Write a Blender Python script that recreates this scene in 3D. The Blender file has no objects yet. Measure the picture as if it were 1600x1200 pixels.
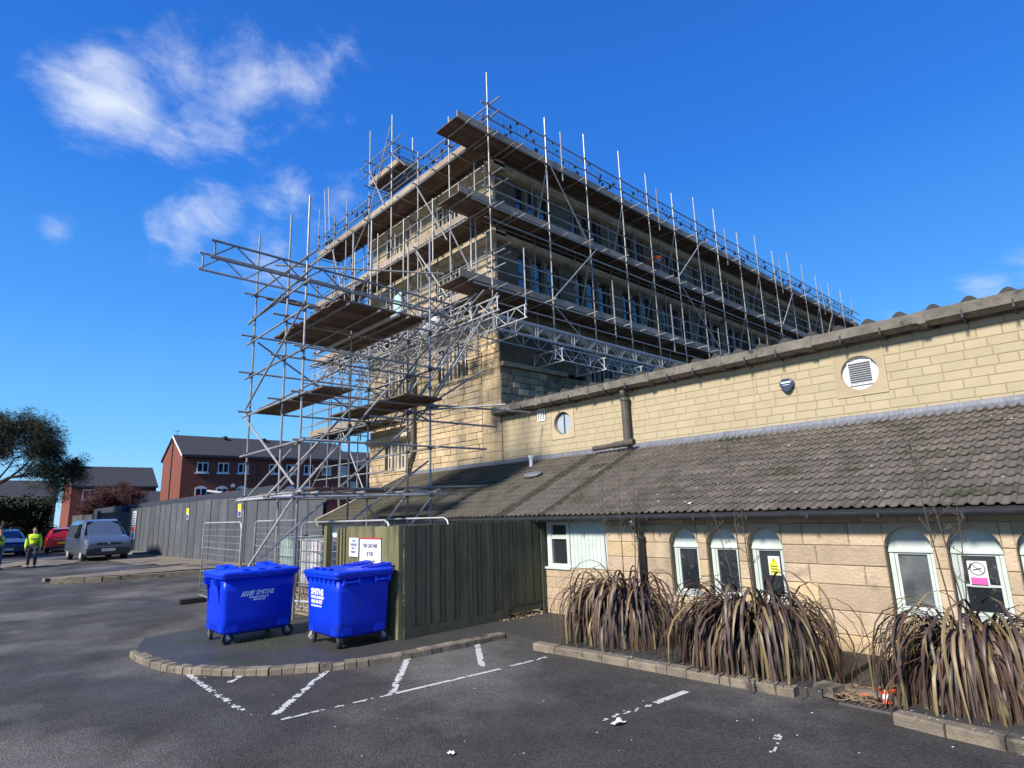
import bpy, bmesh, math, random
from mathutils import Vector, Matrix, noise
R = math.radians
scene = bpy.context.scene
random.seed(7)
rnd = random.uniform

# ------------------------------------------------------------------ camera
cam_d = bpy.data.cameras.new('camera')
cam = bpy.data.objects.new('camera', cam_d)
scene.collection.objects.link(cam)
ax_r = Vector((0.67714254, 0.73509888, -0.03328088))
ax_u = Vector((0.1751426, -0.11707614, 0.97755729))
ax_f = Vector((-0.71470487, 0.66777452, 0.20802437))
M = Matrix(((ax_r.x, ax_u.x, -ax_f.x, 0), (ax_r.y, ax_u.y, -ax_f.y, 0), (ax_r.z, ax_u.z, -ax_f.z, 2.05), (0, 0, 0, 1)))
cam.matrix_world = M
cam_d.sensor_width = 36
cam_d.lens = 36 * 929.88 / 1600
cam_d.clip_start = 0.1
cam_d.clip_end = 3000
scene.camera = cam

# ------------------------------------------------------------------ light
SUN_EL = 36.0
SUN_DIR = Vector((0.07, -1.0, 0)).normalized()      # horizontal direction towards the sun
SUN_AZ = math.atan2(SUN_DIR.x, SUN_DIR.y)
sun_d = bpy.data.lights.new('sun', 'SUN')
sun_d.energy = 5.0
sun_d.angle = R(8)      # thin cloud over the sun: the photograph shows no crisp shadows
sun_d.color = (1.0, 0.945, 0.86)
sun = bpy.data.objects.new('sun', sun_d)
scene.collection.objects.link(sun)
tosun = Vector((SUN_DIR.x * math.cos(R(SUN_EL)), SUN_DIR.y * math.cos(R(SUN_EL)), math.sin(R(SUN_EL))))
sun.rotation_euler = tosun.to_track_quat('Z', 'Y').to_euler()
sun.location = (0, -10, 30)

world = bpy.data.worlds.new('World')
scene.world = world
world.use_nodes = True
wn = world.node_tree
wn.nodes.clear()
def WN(t, **k):
    n = wn.nodes.new(t)
    for a, b in k.items():
        setattr(n, a, b)
    return n
def wlink(a, b): wn.links.new(a, b)
w_out = WN('ShaderNodeOutputWorld')
w_bg = WN('ShaderNodeBackground')
w_bg.inputs['Strength'].default_value = 0.095
sky = WN('ShaderNodeTexSky', sky_type='NISHITA')
sky.sun_disc = False
sky.sun_elevation = R(SUN_EL)
sky.sun_rotation = SUN_AZ
sky.air_density = 1.0
sky.dust_density = 0.2
sky.ozone_density = 2.5
hsv = WN('ShaderNodeHueSaturation')
hsv.inputs['Hue'].default_value = 0.5
hsv.inputs['Saturation'].default_value = 1.28
hsv.inputs['Value'].default_value = 1.25
wlink(sky.outputs[0], hsv.inputs['Color'])
tc = WN('ShaderNodeTexCoord')
def wmath(op, a, b=None, clamp=False):
    n = WN('ShaderNodeMath', operation=op, use_clamp=clamp)
    for i, v in enumerate((a, b)):
        if v is None: continue
        if isinstance(v, (int, float)): n.inputs[i].default_value = v
        else: wlink(v, n.inputs[i])
    return n.outputs[0]
# clouds: soft noise kept to the parts of the sky where the day had them (directions in the world)
CL = [((-0.952, 0.127, 0.275), 0.0, 0), ]
def wnoise(scale, detail, rough, dist=0.0, sq=(1, 1, 1)):
    mp = WN('ShaderNodeMapping')
    mp.inputs['Scale'].default_value = sq
    wlink(tc.outputs['Generated'], mp.inputs['Vector'])
    n = WN('ShaderNodeTexNoise')
    n.inputs['Scale'].default_value = scale
    n.inputs['Detail'].default_value = detail
    n.inputs['Roughness'].default_value = rough
    n.inputs['Distortion'].default_value = dist
    wlink(mp.outputs[0], n.inputs['Vector'])
    return n.outputs['Fac']
def blob(d, width, gain):
    d = Vector(d).normalized()
    v = WN('ShaderNodeVectorMath', operation='DISTANCE')
    wlink(tc.outputs['Generated'], v.inputs[0])
    v.inputs[1].default_value = d
    m = WN('ShaderNodeMapRange', interpolation_type='SMOOTHSTEP')
    m.inputs['From Min'].default_value = 0.0
    m.inputs['From Max'].default_value = width
    m.inputs['To Min'].default_value = gain
    m.inputs['To Max'].default_value = 0.0
    wlink(v.outputs['Value'], m.inputs['Value'])
    return m.outputs[0]
def pixdir(x, y):
    return (ax_r * ((x - 800) / 929.88) + ax_u * (-(y - 600) / 929.88) + ax_f).normalized()
blobs = [(330, 190, .16, .55), (200, 75, .12, .50), (330, 330, .15, .58), (180, 290, .12, .34), (430, 390, .14, .60), (430, 190, .14, .55), (165, 150, .15, .86), (265, 100, .16, .60), (60, 175, .12, .30), (390, 125, .17, .66), (490, 125, .17, .72), (540, 170, .14, .6),
         (530, 60, .08, .22), (260, 215, .15, .52), (120, 260, .13, .30), (440, 300, .15, .62), (530, 300, .12, .55), (280, 350, .14, .60),
         (90, 365, .06, .52), (45, 455, .09, .45), (400, 430, .12, .45), (480, 380, .14, .50), (745, 30, .09, .26),
         (1545, 465, .09, .66), (1400, 505, .08, .5), (1640, 440, .12, .6), (-200, 500, .3, .4), (1900, 350, .3, .5)]
acc = None
for (x, y, w_, g) in blobs:
    b = blob(pixdir(x, y), w_, g)
    acc = b if acc is None else wmath('MAXIMUM', acc, b)
# a few more clouds behind the camera, same kind
back = wnoise(1.6, 3, .5)
bk = WN('ShaderNodeMapRange', interpolation_type='SMOOTHSTEP')
bk.inputs['From Min'].default_value = .56
bk.inputs['From Max'].default_value = .75
bk.inputs['To Max'].default_value = .5
wlink(back, bk.inputs['Value'])
sepd = WN('ShaderNodeVectorMath', operation='DOT_PRODUCT')
wlink(tc.outputs['Generated'], sepd.inputs[0]); sepd.inputs[1].default_value = -ax_f
bk2 = wmath('MULTIPLY', bk.outputs[0], wmath('GREATER_THAN', sepd.outputs['Value'], 0.1))
acc = wmath('MAXIMUM', acc, bk2)
n1 = wnoise(3.8, 12, .66, .55, (1, 1, 1.9))
n2 = wnoise(11, 8, .62, .35, (1, 1, 1.6))
tex = wmath('ADD', wmath('MULTIPLY', n1, .60), wmath('MULTIPLY', n2, .42))
cl = wmath('ADD', wmath('MULTIPLY', tex, 2.7), wmath('ADD', wmath('MULTIPLY', acc, 1.35), -1.95))
clm = WN('ShaderNodeMapRange', interpolation_type='SMOOTHSTEP')
clm.inputs['From Min'].default_value = 0.0
clm.inputs['From Max'].default_value = 1.0
clm.inputs['To Max'].default_value = 0.86
wlink(cl, clm.inputs['Value'])
gate = wmath('MULTIPLY', clm.outputs[0], wmath('MULTIPLY', acc, 5.0, True))
# the day's clear polarised blue: the physical sky graded by height above the horizon only
spz = WN('ShaderNodeSeparateXYZ'); wlink(tc.outputs['Generated'], spz.inputs[0])
ramp = WN('ShaderNodeValToRGB'); wlink(spz.outputs['Z'], ramp.inputs['Fac'])
K_ = 1 / 0.12 / 12
for i_, (p_, c_) in enumerate([(0.0, (.30, .66, .97)), (.11, (.16, .53, .98)), (.30, (.065, .33, .93)), (.50, (.026, .20, .78)), (.72, (.018, .135, .60)), (1.0, (.013, .10, .48))]):
    e_ = ramp.color_ramp.elements[i_] if i_ < 2 else ramp.color_ramp.elements.new(p_)
    e_.position = p_; e_.color = (c_[0] * K_, c_[1] * K_, c_[2] * K_, 1)
sc12 = WN('ShaderNodeVectorMath', operation='SCALE'); wlink(ramp.outputs[0], sc12.inputs[0]); sc12.inputs['Scale'].default_value = 12
mixs = WN('ShaderNodeMixRGB'); mixs.inputs[0].default_value = .82
wlink(hsv.outputs[0], mixs.inputs[1]); wlink(sc12.outputs['Vector'], mixs.inputs[2])
mixc = WN('ShaderNodeMixRGB')
wlink(gate, mixc.inputs[0])
wlink(mixs.outputs[0], mixc.inputs[1])
mixc.inputs[2].default_value = (6.6, 7.1, 7.8, 1)
wlink(mixc.outputs[0], w_bg.inputs['Color'])
wlink(w_bg.outputs[0], w_out.inputs['Surface'])

vs = scene.view_settings
vs.view_transform = 'Standard'
vs.look = 'None'
vs.exposure = 0.5
vs.gamma = 1.0
vs.use_curve_mapping = False
scene.render.engine = 'CYCLES'

# ------------------------------------------------------------------ helpers
col = scene.collection
WPOS = {}
def wp(o): return WPOS.get(o.name, Vector((0, 0, 0))) if o else Vector((0, 0, 0))
def reg(o, world): WPOS[o.name] = Vector(world)
def empty(name, loc, label, cat, group=None):
    o = bpy.data.objects.new(name, None)
    col.objects.link(o)
    o.empty_display_size = .2
    o.location = loc
    reg(o, loc)
    o['label'] = label; o['category'] = cat
    if group: o['group'] = group
    return o
def tag(o, label=None, cat=None, group=None, kind=None):
    if label: o['label'] = label
    if cat: o['category'] = cat
    if group: o['group'] = group
    if kind: o['kind'] = kind
    return o
class MB:
    """collects polygons and links them as one mesh object"""
    def __init__(s): s.v = []; s.f = []; s.mi = []; s.m = 0
    def poly(s, pts, mi=None):
        b = len(s.v)
        s.v += [Vector(p) for p in pts]
        s.f.append(tuple(range(b, b + len(pts)))); s.mi.append(s.m if mi is None else mi)
        return s
    def mesh(s, vs_, fs):
        b = len(s.v)
        s.v += [Vector(p) for p in vs_]
        for f in fs: s.f.append(tuple(b + i for i in f)); s.mi.append(s.m)
        return s
    def box(s, a, b):
        x0, y0, z0 = a; x1, y1, z1 = b
        if x0 > x1: x0, x1 = x1, x0
        if y0 > y1: y0, y1 = y1, y0
        if z0 > z1: z0, z1 = z1, z0
        v = [(x0, y0, z0), (x1, y0, z0), (x1, y1, z0), (x0, y1, z0), (x0, y0, z1), (x1, y0, z1), (x1, y1, z1), (x0, y1, z1)]
        return s.mesh(v, [(0, 3, 2, 1), (4, 5, 6, 7), (0, 1, 5, 4), (1, 2, 6, 5), (2, 3, 7, 6), (3, 0, 4, 7)])
    def obox(s, c, u, v, w):
        """box at centre c with half-axes u, v, w"""
        c, u, v, w = map(Vector, (c, u, v, w))
        if u.cross(v).dot(w) < 0: u = -u
        p = [c + u * i + v * j + w * k for k in (-1, 1) for i, j in ((-1, -1), (1, -1), (1, 1), (-1, 1))]
        return s.mesh(p, [(0, 3, 2, 1), (4, 5, 6, 7), (0, 1, 5, 4), (1, 2, 6, 5), (2, 3, 7, 6), (3, 0, 4, 7)])
    def tube(s, a, b, r, n=8, r2=None, caps=True):
        a, b = Vector(a), Vector(b); d = b - a
        if d.length < 1e-6: return s
        r2 = r if r2 is None else r2
        q = d.to_track_quat('Z', 'Y')
        ca = [(q @ Vector((math.cos(2 * math.pi * i / n), math.sin(2 * math.pi * i / n), 0))) for i in range(n)]
        v = [a + c * r for c in ca] + [b + c * r2 for c in ca]
        fs = [(i, (i + 1) % n, n + (i + 1) % n, n + i) for i in range(n)]
        if caps: fs += [tuple(range(n - 1, -1, -1)), tuple(range(n, 2 * n))]
        return s.mesh(v, fs)
    def path(s, pts, r, n=8):
        pts = [Vector(p) for p in pts]
        rr = r if isinstance(r, (list, tuple)) else [r] * len(pts)
        base = len(s.v); k = len(pts)
        up = None
        for i, p in enumerate(pts):
            d = (pts[min(i + 1, k - 1)] - pts[max(i - 1, 0)])
            if d.length < 1e-9: d = Vector((0, 0, 1))
            d.normalize()
            if up is None:
                up = d.orthogonal().normalized()
            else:
                up = (up - d * up.dot(d))
                up = up.normalized() if up.length > 1e-6 else d.orthogonal().normalized()
            w = d.cross(up)
            for j in range(n):
                an = 2 * math.pi * j / n
                s.v.append(p + (up * math.cos(an) + w * math.sin(an)) * rr[i])
        for i in range(k - 1):
            for j in range(n):
                a0 = base + i * n + j; a1 = base + i * n + (j + 1) % n
                s.f.append((a0, a1, a1 + n, a0 + n)); s.mi.append(s.m)
        s.f.append(tuple(base + j for j in range(n - 1, -1, -1))); s.mi.append(s.m)
        s.f.append(tuple(base + (k - 1) * n + j for j in range(n))); s.mi.append(s.m)
        return s
    def prism(s, pts2, axis, a, b):
        """polygon pts2 in the two other axes, extruded along axis from a to b"""
        def P(p, t):
            return {'X': (t, p[0], p[1]), 'Y': (p[0], t, p[1]), 'Z': (p[0], p[1], t)}[axis]
        n = len(pts2)
        ar = sum(pts2[i][0] * pts2[(i + 1) % n][1] - pts2[(i + 1) % n][0] * pts2[i][1] for i in range(n))
        if axis == 'Y': ar = -ar
        if ar < 0: pts2 = pts2[::-1]
        if a > b: a, b = b, a
        v = [P(p, a) for p in pts2] + [P(p, b) for p in pts2]
        fs = [(i, (i + 1) % n, n + (i + 1) % n, n + i) for i in range(n)]
        fs += [tuple(range(n - 1, -1, -1)), tuple(range(n, 2 * n))]
        return s.mesh(v, fs)
    def build(s, name, mat, parent=None, smooth=False, kind=None, label=None, bevel=0):
        o = wp(parent)
        me = bpy.data.meshes.new(name)
        me.from_pydata([tuple(p - o) for p in s.v], [], s.f)
        mats = mat if isinstance(mat, (list, tuple)) else [mat]
        for m in mats: me.materials.append(m)
        if len(mats) > 1: me.polygons.foreach_set('material_index', s.mi)
        if smooth:
            me.polygons.foreach_set('use_smooth', [True] * len(me.polygons))
        me.update()
        ob = bpy.data.objects.new(name, me)
        col.objects.link(ob)
        if parent: ob.parent = parent; reg(ob, o)
        else: reg(ob, (0, 0, 0))
        if kind: ob['kind'] = kind
        if label: ob['label'] = label
        if bevel:
            bv = ob.modifiers.new('bevel', 'BEVEL'); bv.width = bevel; bv.segments = 2; bv.limit_method = 'ANGLE'
        return ob
def inst(me, name, parent, loc, rot=(0, 0, 0), sc=(1, 1, 1), world=None):
    ob = bpy.data.objects.new(name, me)
    col.objects.link(ob)
    ob.location = Vector(loc) - wp(parent)
    ob.rotation_euler = rot; ob.scale = sc
    if parent: ob.parent = parent
    reg(ob, loc)
    return ob
def raw_mesh(name, mb, mat):
    me = bpy.data.meshes.new(name)
    me.from_pydata([tuple(p) for p in mb.v], [], mb.f)
    for m in (mat if isinstance(mat, (list, tuple)) else [mat]): me.materials.append(m)
    if isinstance(mat, (list, tuple)): me.polygons.foreach_set('material_index', mb.mi)
    me.update()
    return me

# ------------------------------------------------------------------ materials
def mat(name, c1, c2=None, scale=3.0, rough=.8, bump=.0, bscale=40.0, rand=0.0, metal=0.0, spec=.5, stretch=(1, 1, 1),
        c3=None, s3=1.2, t3=.58, w3=.1, ior=1.45, stretch3=(1, 1, 1), coat=0, rvar=0.0, detail=6, local=False, trans=0):
    m = bpy.data.materials.new(name)
    m.use_nodes = True
    nt = m.node_tree; N = nt.nodes; L = nt.links
    bs = N['Principled BSDF']
    bs.inputs['Roughness'].default_value = rough
    bs.inputs['Metallic'].default_value = metal
    bs.inputs['IOR'].default_value = ior
    bs.inputs['Specular IOR Level'].default_value = spec
    bs.inputs['Coat Weight'].default_value = coat
    bs.inputs['Coat Roughness'].default_value = .08
    if trans:
        bs.inputs['Transmission Weight'].default_value = trans
    c2 = c2 or tuple(x * .75 for x in c1)
    if local:
        g = N.new('ShaderNodeTexCoord'); pos = g.outputs['Object']
    else:
        g = N.new('ShaderNodeNewGeometry'); pos = g.outputs['Position']
    def nz(sc, st, det=detail):
        mp = N.new('ShaderNodeMapping'); mp.inputs['Scale'].default_value = st
        L.new(pos, mp.inputs['Vector'])
        n = N.new('ShaderNodeTexNoise'); n.inputs['Scale'].default_value = sc
        n.inputs['Detail'].default_value = det; n.inputs['Roughness'].default_value = .6
        L.new(mp.outputs[0], n.inputs['Vector'])
        return n.outputs['Fac']
    a = nz(scale, stretch)
    mr = N.new('ShaderNodeMapRange'); mr.inputs['From Min'].default_value = .32; mr.inputs['From Max'].default_value = .68
    L.new(a, mr.inputs['Value'])
    mx = N.new('ShaderNodeMixRGB'); L.new(mr.outputs[0], mx.inputs[0])
    mx.inputs[1].default_value = (*c1, 1); mx.inputs[2].default_value = (*c2, 1)
    out = mx.outputs[0]
    if c3:
        b = nz(s3, stretch3)
        mr3 = N.new('ShaderNodeMapRange'); mr3.inputs['From Min'].default_value = t3; mr3.inputs['From Max'].default_value = t3 + w3
        L.new(b, mr3.inputs['Value'])
        mx3 = N.new('ShaderNodeMixRGB'); L.new(mr3.outputs[0], mx3.inputs[0]); L.new(out, mx3.inputs[1])
        mx3.inputs[2].default_value = (*c3, 1)
        out = mx3.outputs[0]
    if rand:
        oi = N.new('ShaderNodeObjectInfo')
        mrr = N.new('ShaderNodeMapRange'); mrr.inputs['To Min'].default_value = 1 - rand; mrr.inputs['To Max'].default_value = 1 + rand
        L.new(oi.outputs['Random'], mrr.inputs['Value'])
        hv = N.new('ShaderNodeHueSaturation'); L.new(out, hv.inputs['Color']); L.new(mrr.outputs[0], hv.inputs['Value'])
        out = hv.outputs[0]
    L.new(out, bs.inputs['Base Color'])
    if rvar:
        rv = N.new('ShaderNodeMapRange'); rv.inputs['From Min'].default_value = .35; rv.inputs['From Max'].default_value = .65
        rv.inputs['To Min'].default_value = rough - rvar; rv.inputs['To Max'].default_value = rough + rvar * .5
        L.new(nz(scale * .4, stretch), rv.inputs['Value']); L.new(rv.outputs[0], bs.inputs['Roughness'])
    if bump:
        bp = N.new('ShaderNodeBump'); bp.inputs['Strength'].default_value = bump; bp.inputs['Distance'].default_value = .02
        L.new(nz(bscale, stretch, 4), bp.inputs['Height']); L.new(bp.outputs[0], bs.inputs['Normal'])
    return m

M_asphalt = mat('asphalt', (.038, .035, .031), (.078, .072, .064), .75, .82, 1.0, 55, c3=(.19, .178, .158), s3=.33, t3=.49, w3=.26, rvar=.3, detail=15, spec=.3)
def speckle(m, scale=75, lo=.62, hi=1.5):
    nt = m.node_tree; N = nt.nodes; L = nt.links; bs = N['Principled BSDF']; src = bs.inputs['Base Color'].links[0].from_socket
    g = N.new('ShaderNodeNewGeometry'); v = N.new('ShaderNodeTexVoronoi'); v.inputs['Scale'].default_value = scale; L.new(g.outputs['Position'], v.inputs['Vector'])
    sp = N.new('ShaderNodeSeparateColor'); L.new(v.outputs['Color'], sp.inputs[0])
    mr = N.new('ShaderNodeMapRange'); mr.inputs['To Min'].default_value = lo; mr.inputs['To Max'].default_value = hi; L.new(sp.outputs[0], mr.inputs['Value'])
    hv = N.new('ShaderNodeHueSaturation'); L.new(src, hv.inputs['Color']); L.new(mr.outputs[0], hv.inputs['Value']); L.new(hv.outputs[0], bs.inputs['Base Color'])
speckle(M_asphalt)
M_island = mat('island asphalt', (.040, .038, .035), (.062, .059, .053), 1.2, .6, .5, 80, c3=(.035, .05, .02), s3=1.1, t3=.6, w3=.05, detail=9)
M_soil = mat('soil', (.045, .038, .030), (.08, .07, .055), 3, .95, .8, 30)
M_verge = mat('dirt', (.24, .19, .13), (.13, .11, .085), 1.2, .95, .8, 12, c3=(.07, .065, .06), s3=.6, t3=.55)
M_kerb = mat('kerb stone', (.25, .205, .145), (.14, .115, .085), 5, .9, .8, 60, rand=.18, c3=(.06, .055, .045), s3=3, t3=.56, w3=.1)
M_paint = mat('road paint', (.62, .61, .57), (.42, .41, .38), 12, .7, .3, 90)
M_galv = mat('galvanised tube', (.34, .33, .315), (.22, .215, .205), 5, .45, .1, 30, metal=.25, rand=.25, c3=(.13, .10, .08), s3=4, t3=.66, w3=.05)
M_galv2 = mat('bright lattice tube', (.55, .54, .53), (.40, .395, .39), 5, .42, 0, metal=.25, rand=.12)
M_coupler = mat('coupler steel', (.16, .14, .13), (.09, .08, .075), 9, .6, metal=.5)
M_board = mat('scaffold board', (.17, .115, .078), (.09, .062, .045), 2.2, .85, .4, 30, rand=.32, stretch=(1, 1, 3), c3=(.09, .07, .055), s3=1.3, t3=.58)
M_toe = mat('toe board', (.37, .29, .215), (.24, .19, .145), 2.5, .85, .4, 30, rand=.18, c3=(.15, .12, .095), s3=2, t3=.6)
M_stone = mat('golden stone', (.52, .395, .235), (.41, .30, .17), 2.2, .9, .9, 14, rand=.14, c3=(.16, .11, .065), s3=1.6, t3=.60, w3=.12)
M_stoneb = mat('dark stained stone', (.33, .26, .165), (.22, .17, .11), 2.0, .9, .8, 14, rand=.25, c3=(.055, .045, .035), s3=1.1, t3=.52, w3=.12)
M_ashlar = mat('smooth ashlar', (.46, .37, .235), (.38, .30, .185), 1.5, .85, .4, 25, rand=.09, c3=(.22, .18, .12), s3=1.0, t3=.63, w3=.15)
M_mortar = mat('mortar', (.13, .10, .065), (.20, .155, .10), 6, .95, .5, 40)
M_mortar2 = mat('light mortar', (.31, .255, .16), (.25, .205, .13), 6, .95, .3, 40)
M_pink = mat('pinkish stone', (.47, .36, .245), (.38, .285, .185), 3.4, .88, .9, 26, rand=.15, c3=(.24, .17, .11), s3=2.6, t3=.60, w3=.14)
M_upper = mat('reconstituted block', (.43, .355, .225), (.385, .315, .197), 2.0, .85, .45, 60, rand=.05)
M_ashside = mat('weathered ashlar with painted shade', (.165, .122, .072), (.095, .072, .044), 1.3, .88, .5, 25, rand=.14, c3=(.10, .08, .055), s3=.8, t3=.55, w3=.2)  # weathered ashlar, with the shade of the decks put into its colour
M_cornice = mat('cornice stone', (.50, .42, .28), (.36, .29, .19), 2.5, .85, .4, 20, c3=(.12, .10, .07), s3=1.8, t3=.6)
M_dark = mat('dark interior', (.012, .012, .014), (.02, .02, .022), 1, .9)
M_glass = mat('window glass', (.012, .016, .02), (.03, .035, .04), .6, .04, 0, spec=1.0, ior=1.7)
M_glassb = mat('dusty window glass', (.05, .055, .055), (.14, .15, .15), 3.5, .25, 0, spec=.7, ior=1.5)
M_tile = mat('roof tile', (.165, .140, .112), (.092, .078, .063), 2.5, .9, .6, 50, rand=.22, c3=(.052, .058, .026), s3=1.3, t3=.575, w3=.1)
M_roofmain = mat('mossy tile', (.115, .105, .082), (.075, .070, .052), 2.5, .92, .6, 50, rand=.2, c3=(.045, .050, .022), s3=.8, t3=.5, w3=.14)
M_lead = mat('lead flashing', (.20, .21, .24), (.11, .115, .13), 5, .55, .3, 20, stretch=(6, 1, 1), metal=.2, c3=(.10, .075, .06), s3=2, t3=.62)
M_conc = mat('weathered concrete', (.23, .205, .165), (.12, .108, .088), 4, .95, .9, 40, c3=(.045, .04, .034), s3=3, t3=.57, w3=.1)
M_asb = mat('corrugated sheet', (.060, .056, .050), (.038, .036, .032), 3, .95, .6, 30)
M_black = mat('black plastic gutter', (.022, .024, .028), (.04, .042, .046), 4, .35)
M_pipe = mat('brown cast pipe', (.10, .085, .07), (.06, .05, .042), 6, .6, .2, 30)
M_white = mat('white painted timber', (.52, .575, .53), (.44, .49, .45), 4, .55, .1, 40, c3=(.45, .47, .42), s3=4, t3=.66)
M_whitep = mat('white plastic', (.75, .75, .74), (.66, .66, .65), 5, .5)
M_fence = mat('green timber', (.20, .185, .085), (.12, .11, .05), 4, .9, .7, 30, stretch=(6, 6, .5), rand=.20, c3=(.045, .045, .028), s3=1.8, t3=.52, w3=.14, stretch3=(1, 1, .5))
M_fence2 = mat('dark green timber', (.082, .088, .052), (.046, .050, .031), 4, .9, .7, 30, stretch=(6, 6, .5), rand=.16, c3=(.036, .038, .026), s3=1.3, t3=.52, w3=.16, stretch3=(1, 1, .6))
M_hoard = mat('grey hoarding', (.095, .098, .106), (.062, .065, .072), 2, .8, .2, 20, stretch=(1, 1, .4), rand=.14)
M_brick = mat('red brick', (.22, .068, .043), (.15, .046, .030), 3, .9, .4, 20, c3=(.27, .11, .075), s3=7, t3=.6)
M_brickp = mat('pale red brick', (.36, .12, .065), (.26, .08, .045), 3, .9, .4, 20)
M_slate = mat('dark roof', (.050, .050, .056), (.030, .030, .034), 4, .85, .5, 12, stretch=(1, 1, 6))
M_blue = mat('blue bin plastic', (.003, .036, .60), (.003, .028, .50), 2.2, .42, .15, 50, spec=.35, c3=(.012, .040, .30), s3=3.5, t3=.60, w3=.16, rvar=.12)
M_bluelid = mat('blue lid plastic', (.004, .048, .66), (.004, .038, .56), 2.2, .36, .1, 50, spec=.5)
M_rubber = mat('black rubber', (.018, .018, .018), (.035, .034, .032), 6, .8)
M_hub = mat('grey hub', (.16, .16, .16), (.1, .1, .1), 6, .6)
M_text = mat('white print', (.74, .78, .84), (.66, .70, .77), 9, .6)
M_ink = mat('dark print', (.03, .035, .05), (.04, .045, .06), 9, .7)
M_inkblue = mat('blue print', (.03, .06, .22), (.04, .07, .26), 9, .7)
M_red = mat('red print', (.50, .03, .03), (.42, .03, .03), 9, .6)
M_pinkp = mat('pink print', (.62, .10, .35), (.55, .09, .30), 9, .6)
M_yellow = mat('yellow print', (.75, .70, .03), (.68, .62, .03), 9, .6)
M_orange = mat('orange plastic', (.78, .12, .03), (.65, .09, .02), 9, .5)
M_ibc = mat('milky tank plastic', (.52, .53, .53), (.42, .44, .44), 2, .4, c3=(.60, .56, .58), s3=1.2, t3=.5)
M_ibcg = mat('greenish tank plastic', (.44, .53, .48), (.36, .45, .41), 2, .4)
M_wood = mat('pallet wood', (.30, .235, .16), (.19, .15, .10), 5, .9, .3, 30, rand=.2)
M_tarp = mat('pale green sheet', (.42, .60, .56), (.34, .52, .49), 3, .7, .4, 8)
M_bag = mat('rubble bag', (.45, .46, .50), (.35, .36, .40), 3, .7, .6, 8)

def leafmat(name, ramp, rough=.42):
    m = bpy.data.materials.new(name); m.use_nodes = True
    nt = m.node_tree; N = nt.nodes; L = nt.links; bs = N['Principled BSDF']
    oi = N.new('ShaderNodeObjectInfo'); cr = N.new('ShaderNodeValToRGB')
    els = cr.color_ramp.elements
    for i, (p, c) in enumerate(ramp):
        e = els[i] if i < 2 else els.new(p)
        e.position = p; e.color = (*c, 1)
    cr.color_ramp.interpolation = 'LINEAR'
    g = N.new('ShaderNodeNewGeometry'); nz = N.new('ShaderNodeTexNoise'); nz.inputs['Scale'].default_value = 6
    L.new(g.outputs['Position'], nz.inputs['Vector'])
    ad = N.new('ShaderNodeMath'); ad.operation = 'MULTIPLY_ADD'; L.new(nz.outputs['Fac'], ad.inputs[0]); ad.inputs[1].default_value = .5
    sb = N.new('ShaderNodeMath'); sb.operation = 'ADD'; L.new(oi.outputs['Random'], sb.inputs[0]); sb.inputs[1].default_value = -.25
    L.new(sb.outputs[0], ad.inputs[2])
    L.new(ad.outputs[0], cr.inputs['Fac']); L.new(cr.outputs[0], bs.inputs['Base Color'])
    bs.inputs['Roughness'].default_value = rough; bs.inputs['Specular IOR Level'].default_value = .3
    return m
M_leaf = leafmat('bronze flax leaf', [(0, (.055, .028, .020)), (.3, (.100, .056, .034)), (.5, (.135, .095, .046)), (.8, (.19, .15, .07)), (1, (.27, .17, .09))])
M_leafd = leafmat('dead flax leaf', [(0, (.17, .11, .06)), (1, (.27, .20, .12))], .8)
M_stalk = mat('dead flower stalk', (.06, .045, .035), (.09, .07, .05), 9, .9)
M_bark = mat('bark', (.055, .045, .035), (.035, .030, .025), 6, .95, .5, 20)
M_twig = mat('dark foliage', (.030, .036, .018), (.018, .022, .012), 1.3, .9, c3=(.055, .05, .025), s3=.7, t3=.55)
M_ever = mat('evergreen foliage', (.020, .038, .016), (.010, .020, .010), 1.2, .8, c3=(.045, .060, .025), s3=1.5, t3=.58)
M_purple = mat('purple brown twigs', (.095, .035, .030), (.055, .022, .02), 2, .9)
M_grass = mat('moss and grass', (.055, .085, .020), (.035, .055, .015), 6, .95, .5, 30)

# ------------------------------------------------------------------ ground
def ground_z(x):
    t = min(1, max(0, (-x - 18) / 12)); return .25 * t * t * (3 - 2 * t)
xs = sorted(set([-900, -500, -300, -200, -150, -120, -90, -70, -60, -50, -40, -36, -33] + [-31 + i * .75 for i in range(20)] + [-15, -12, -9, -6, -3, 0, 4, 10, 30, 80, 200, 500]))
ys = [-700, -300, -120, -60, -30, -15, -8, -4, 0, 2, 4, 6, 8, 10, 14, 20, 30, 60, 120, 300, 700]
g = MB()
gv = [(x, y, ground_z(x)) for x in xs for y in ys]
g.mesh(gv, [(i * len(ys) + j, (i + 1) * len(ys) + j, (i + 1) * len(ys) + j + 1, i * len(ys) + j + 1) for i in range(len(xs) - 1) for j in range(len(ys) - 1)])
g.build('ground', M_asphalt, kind='structure', smooth=True)

def sheet(name, pts, z, m, kind='structure', hole=None):
    return MB().poly([(x, y, ground_z(x) + z) for x, y in pts]).build(name, m, kind=kind)

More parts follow.
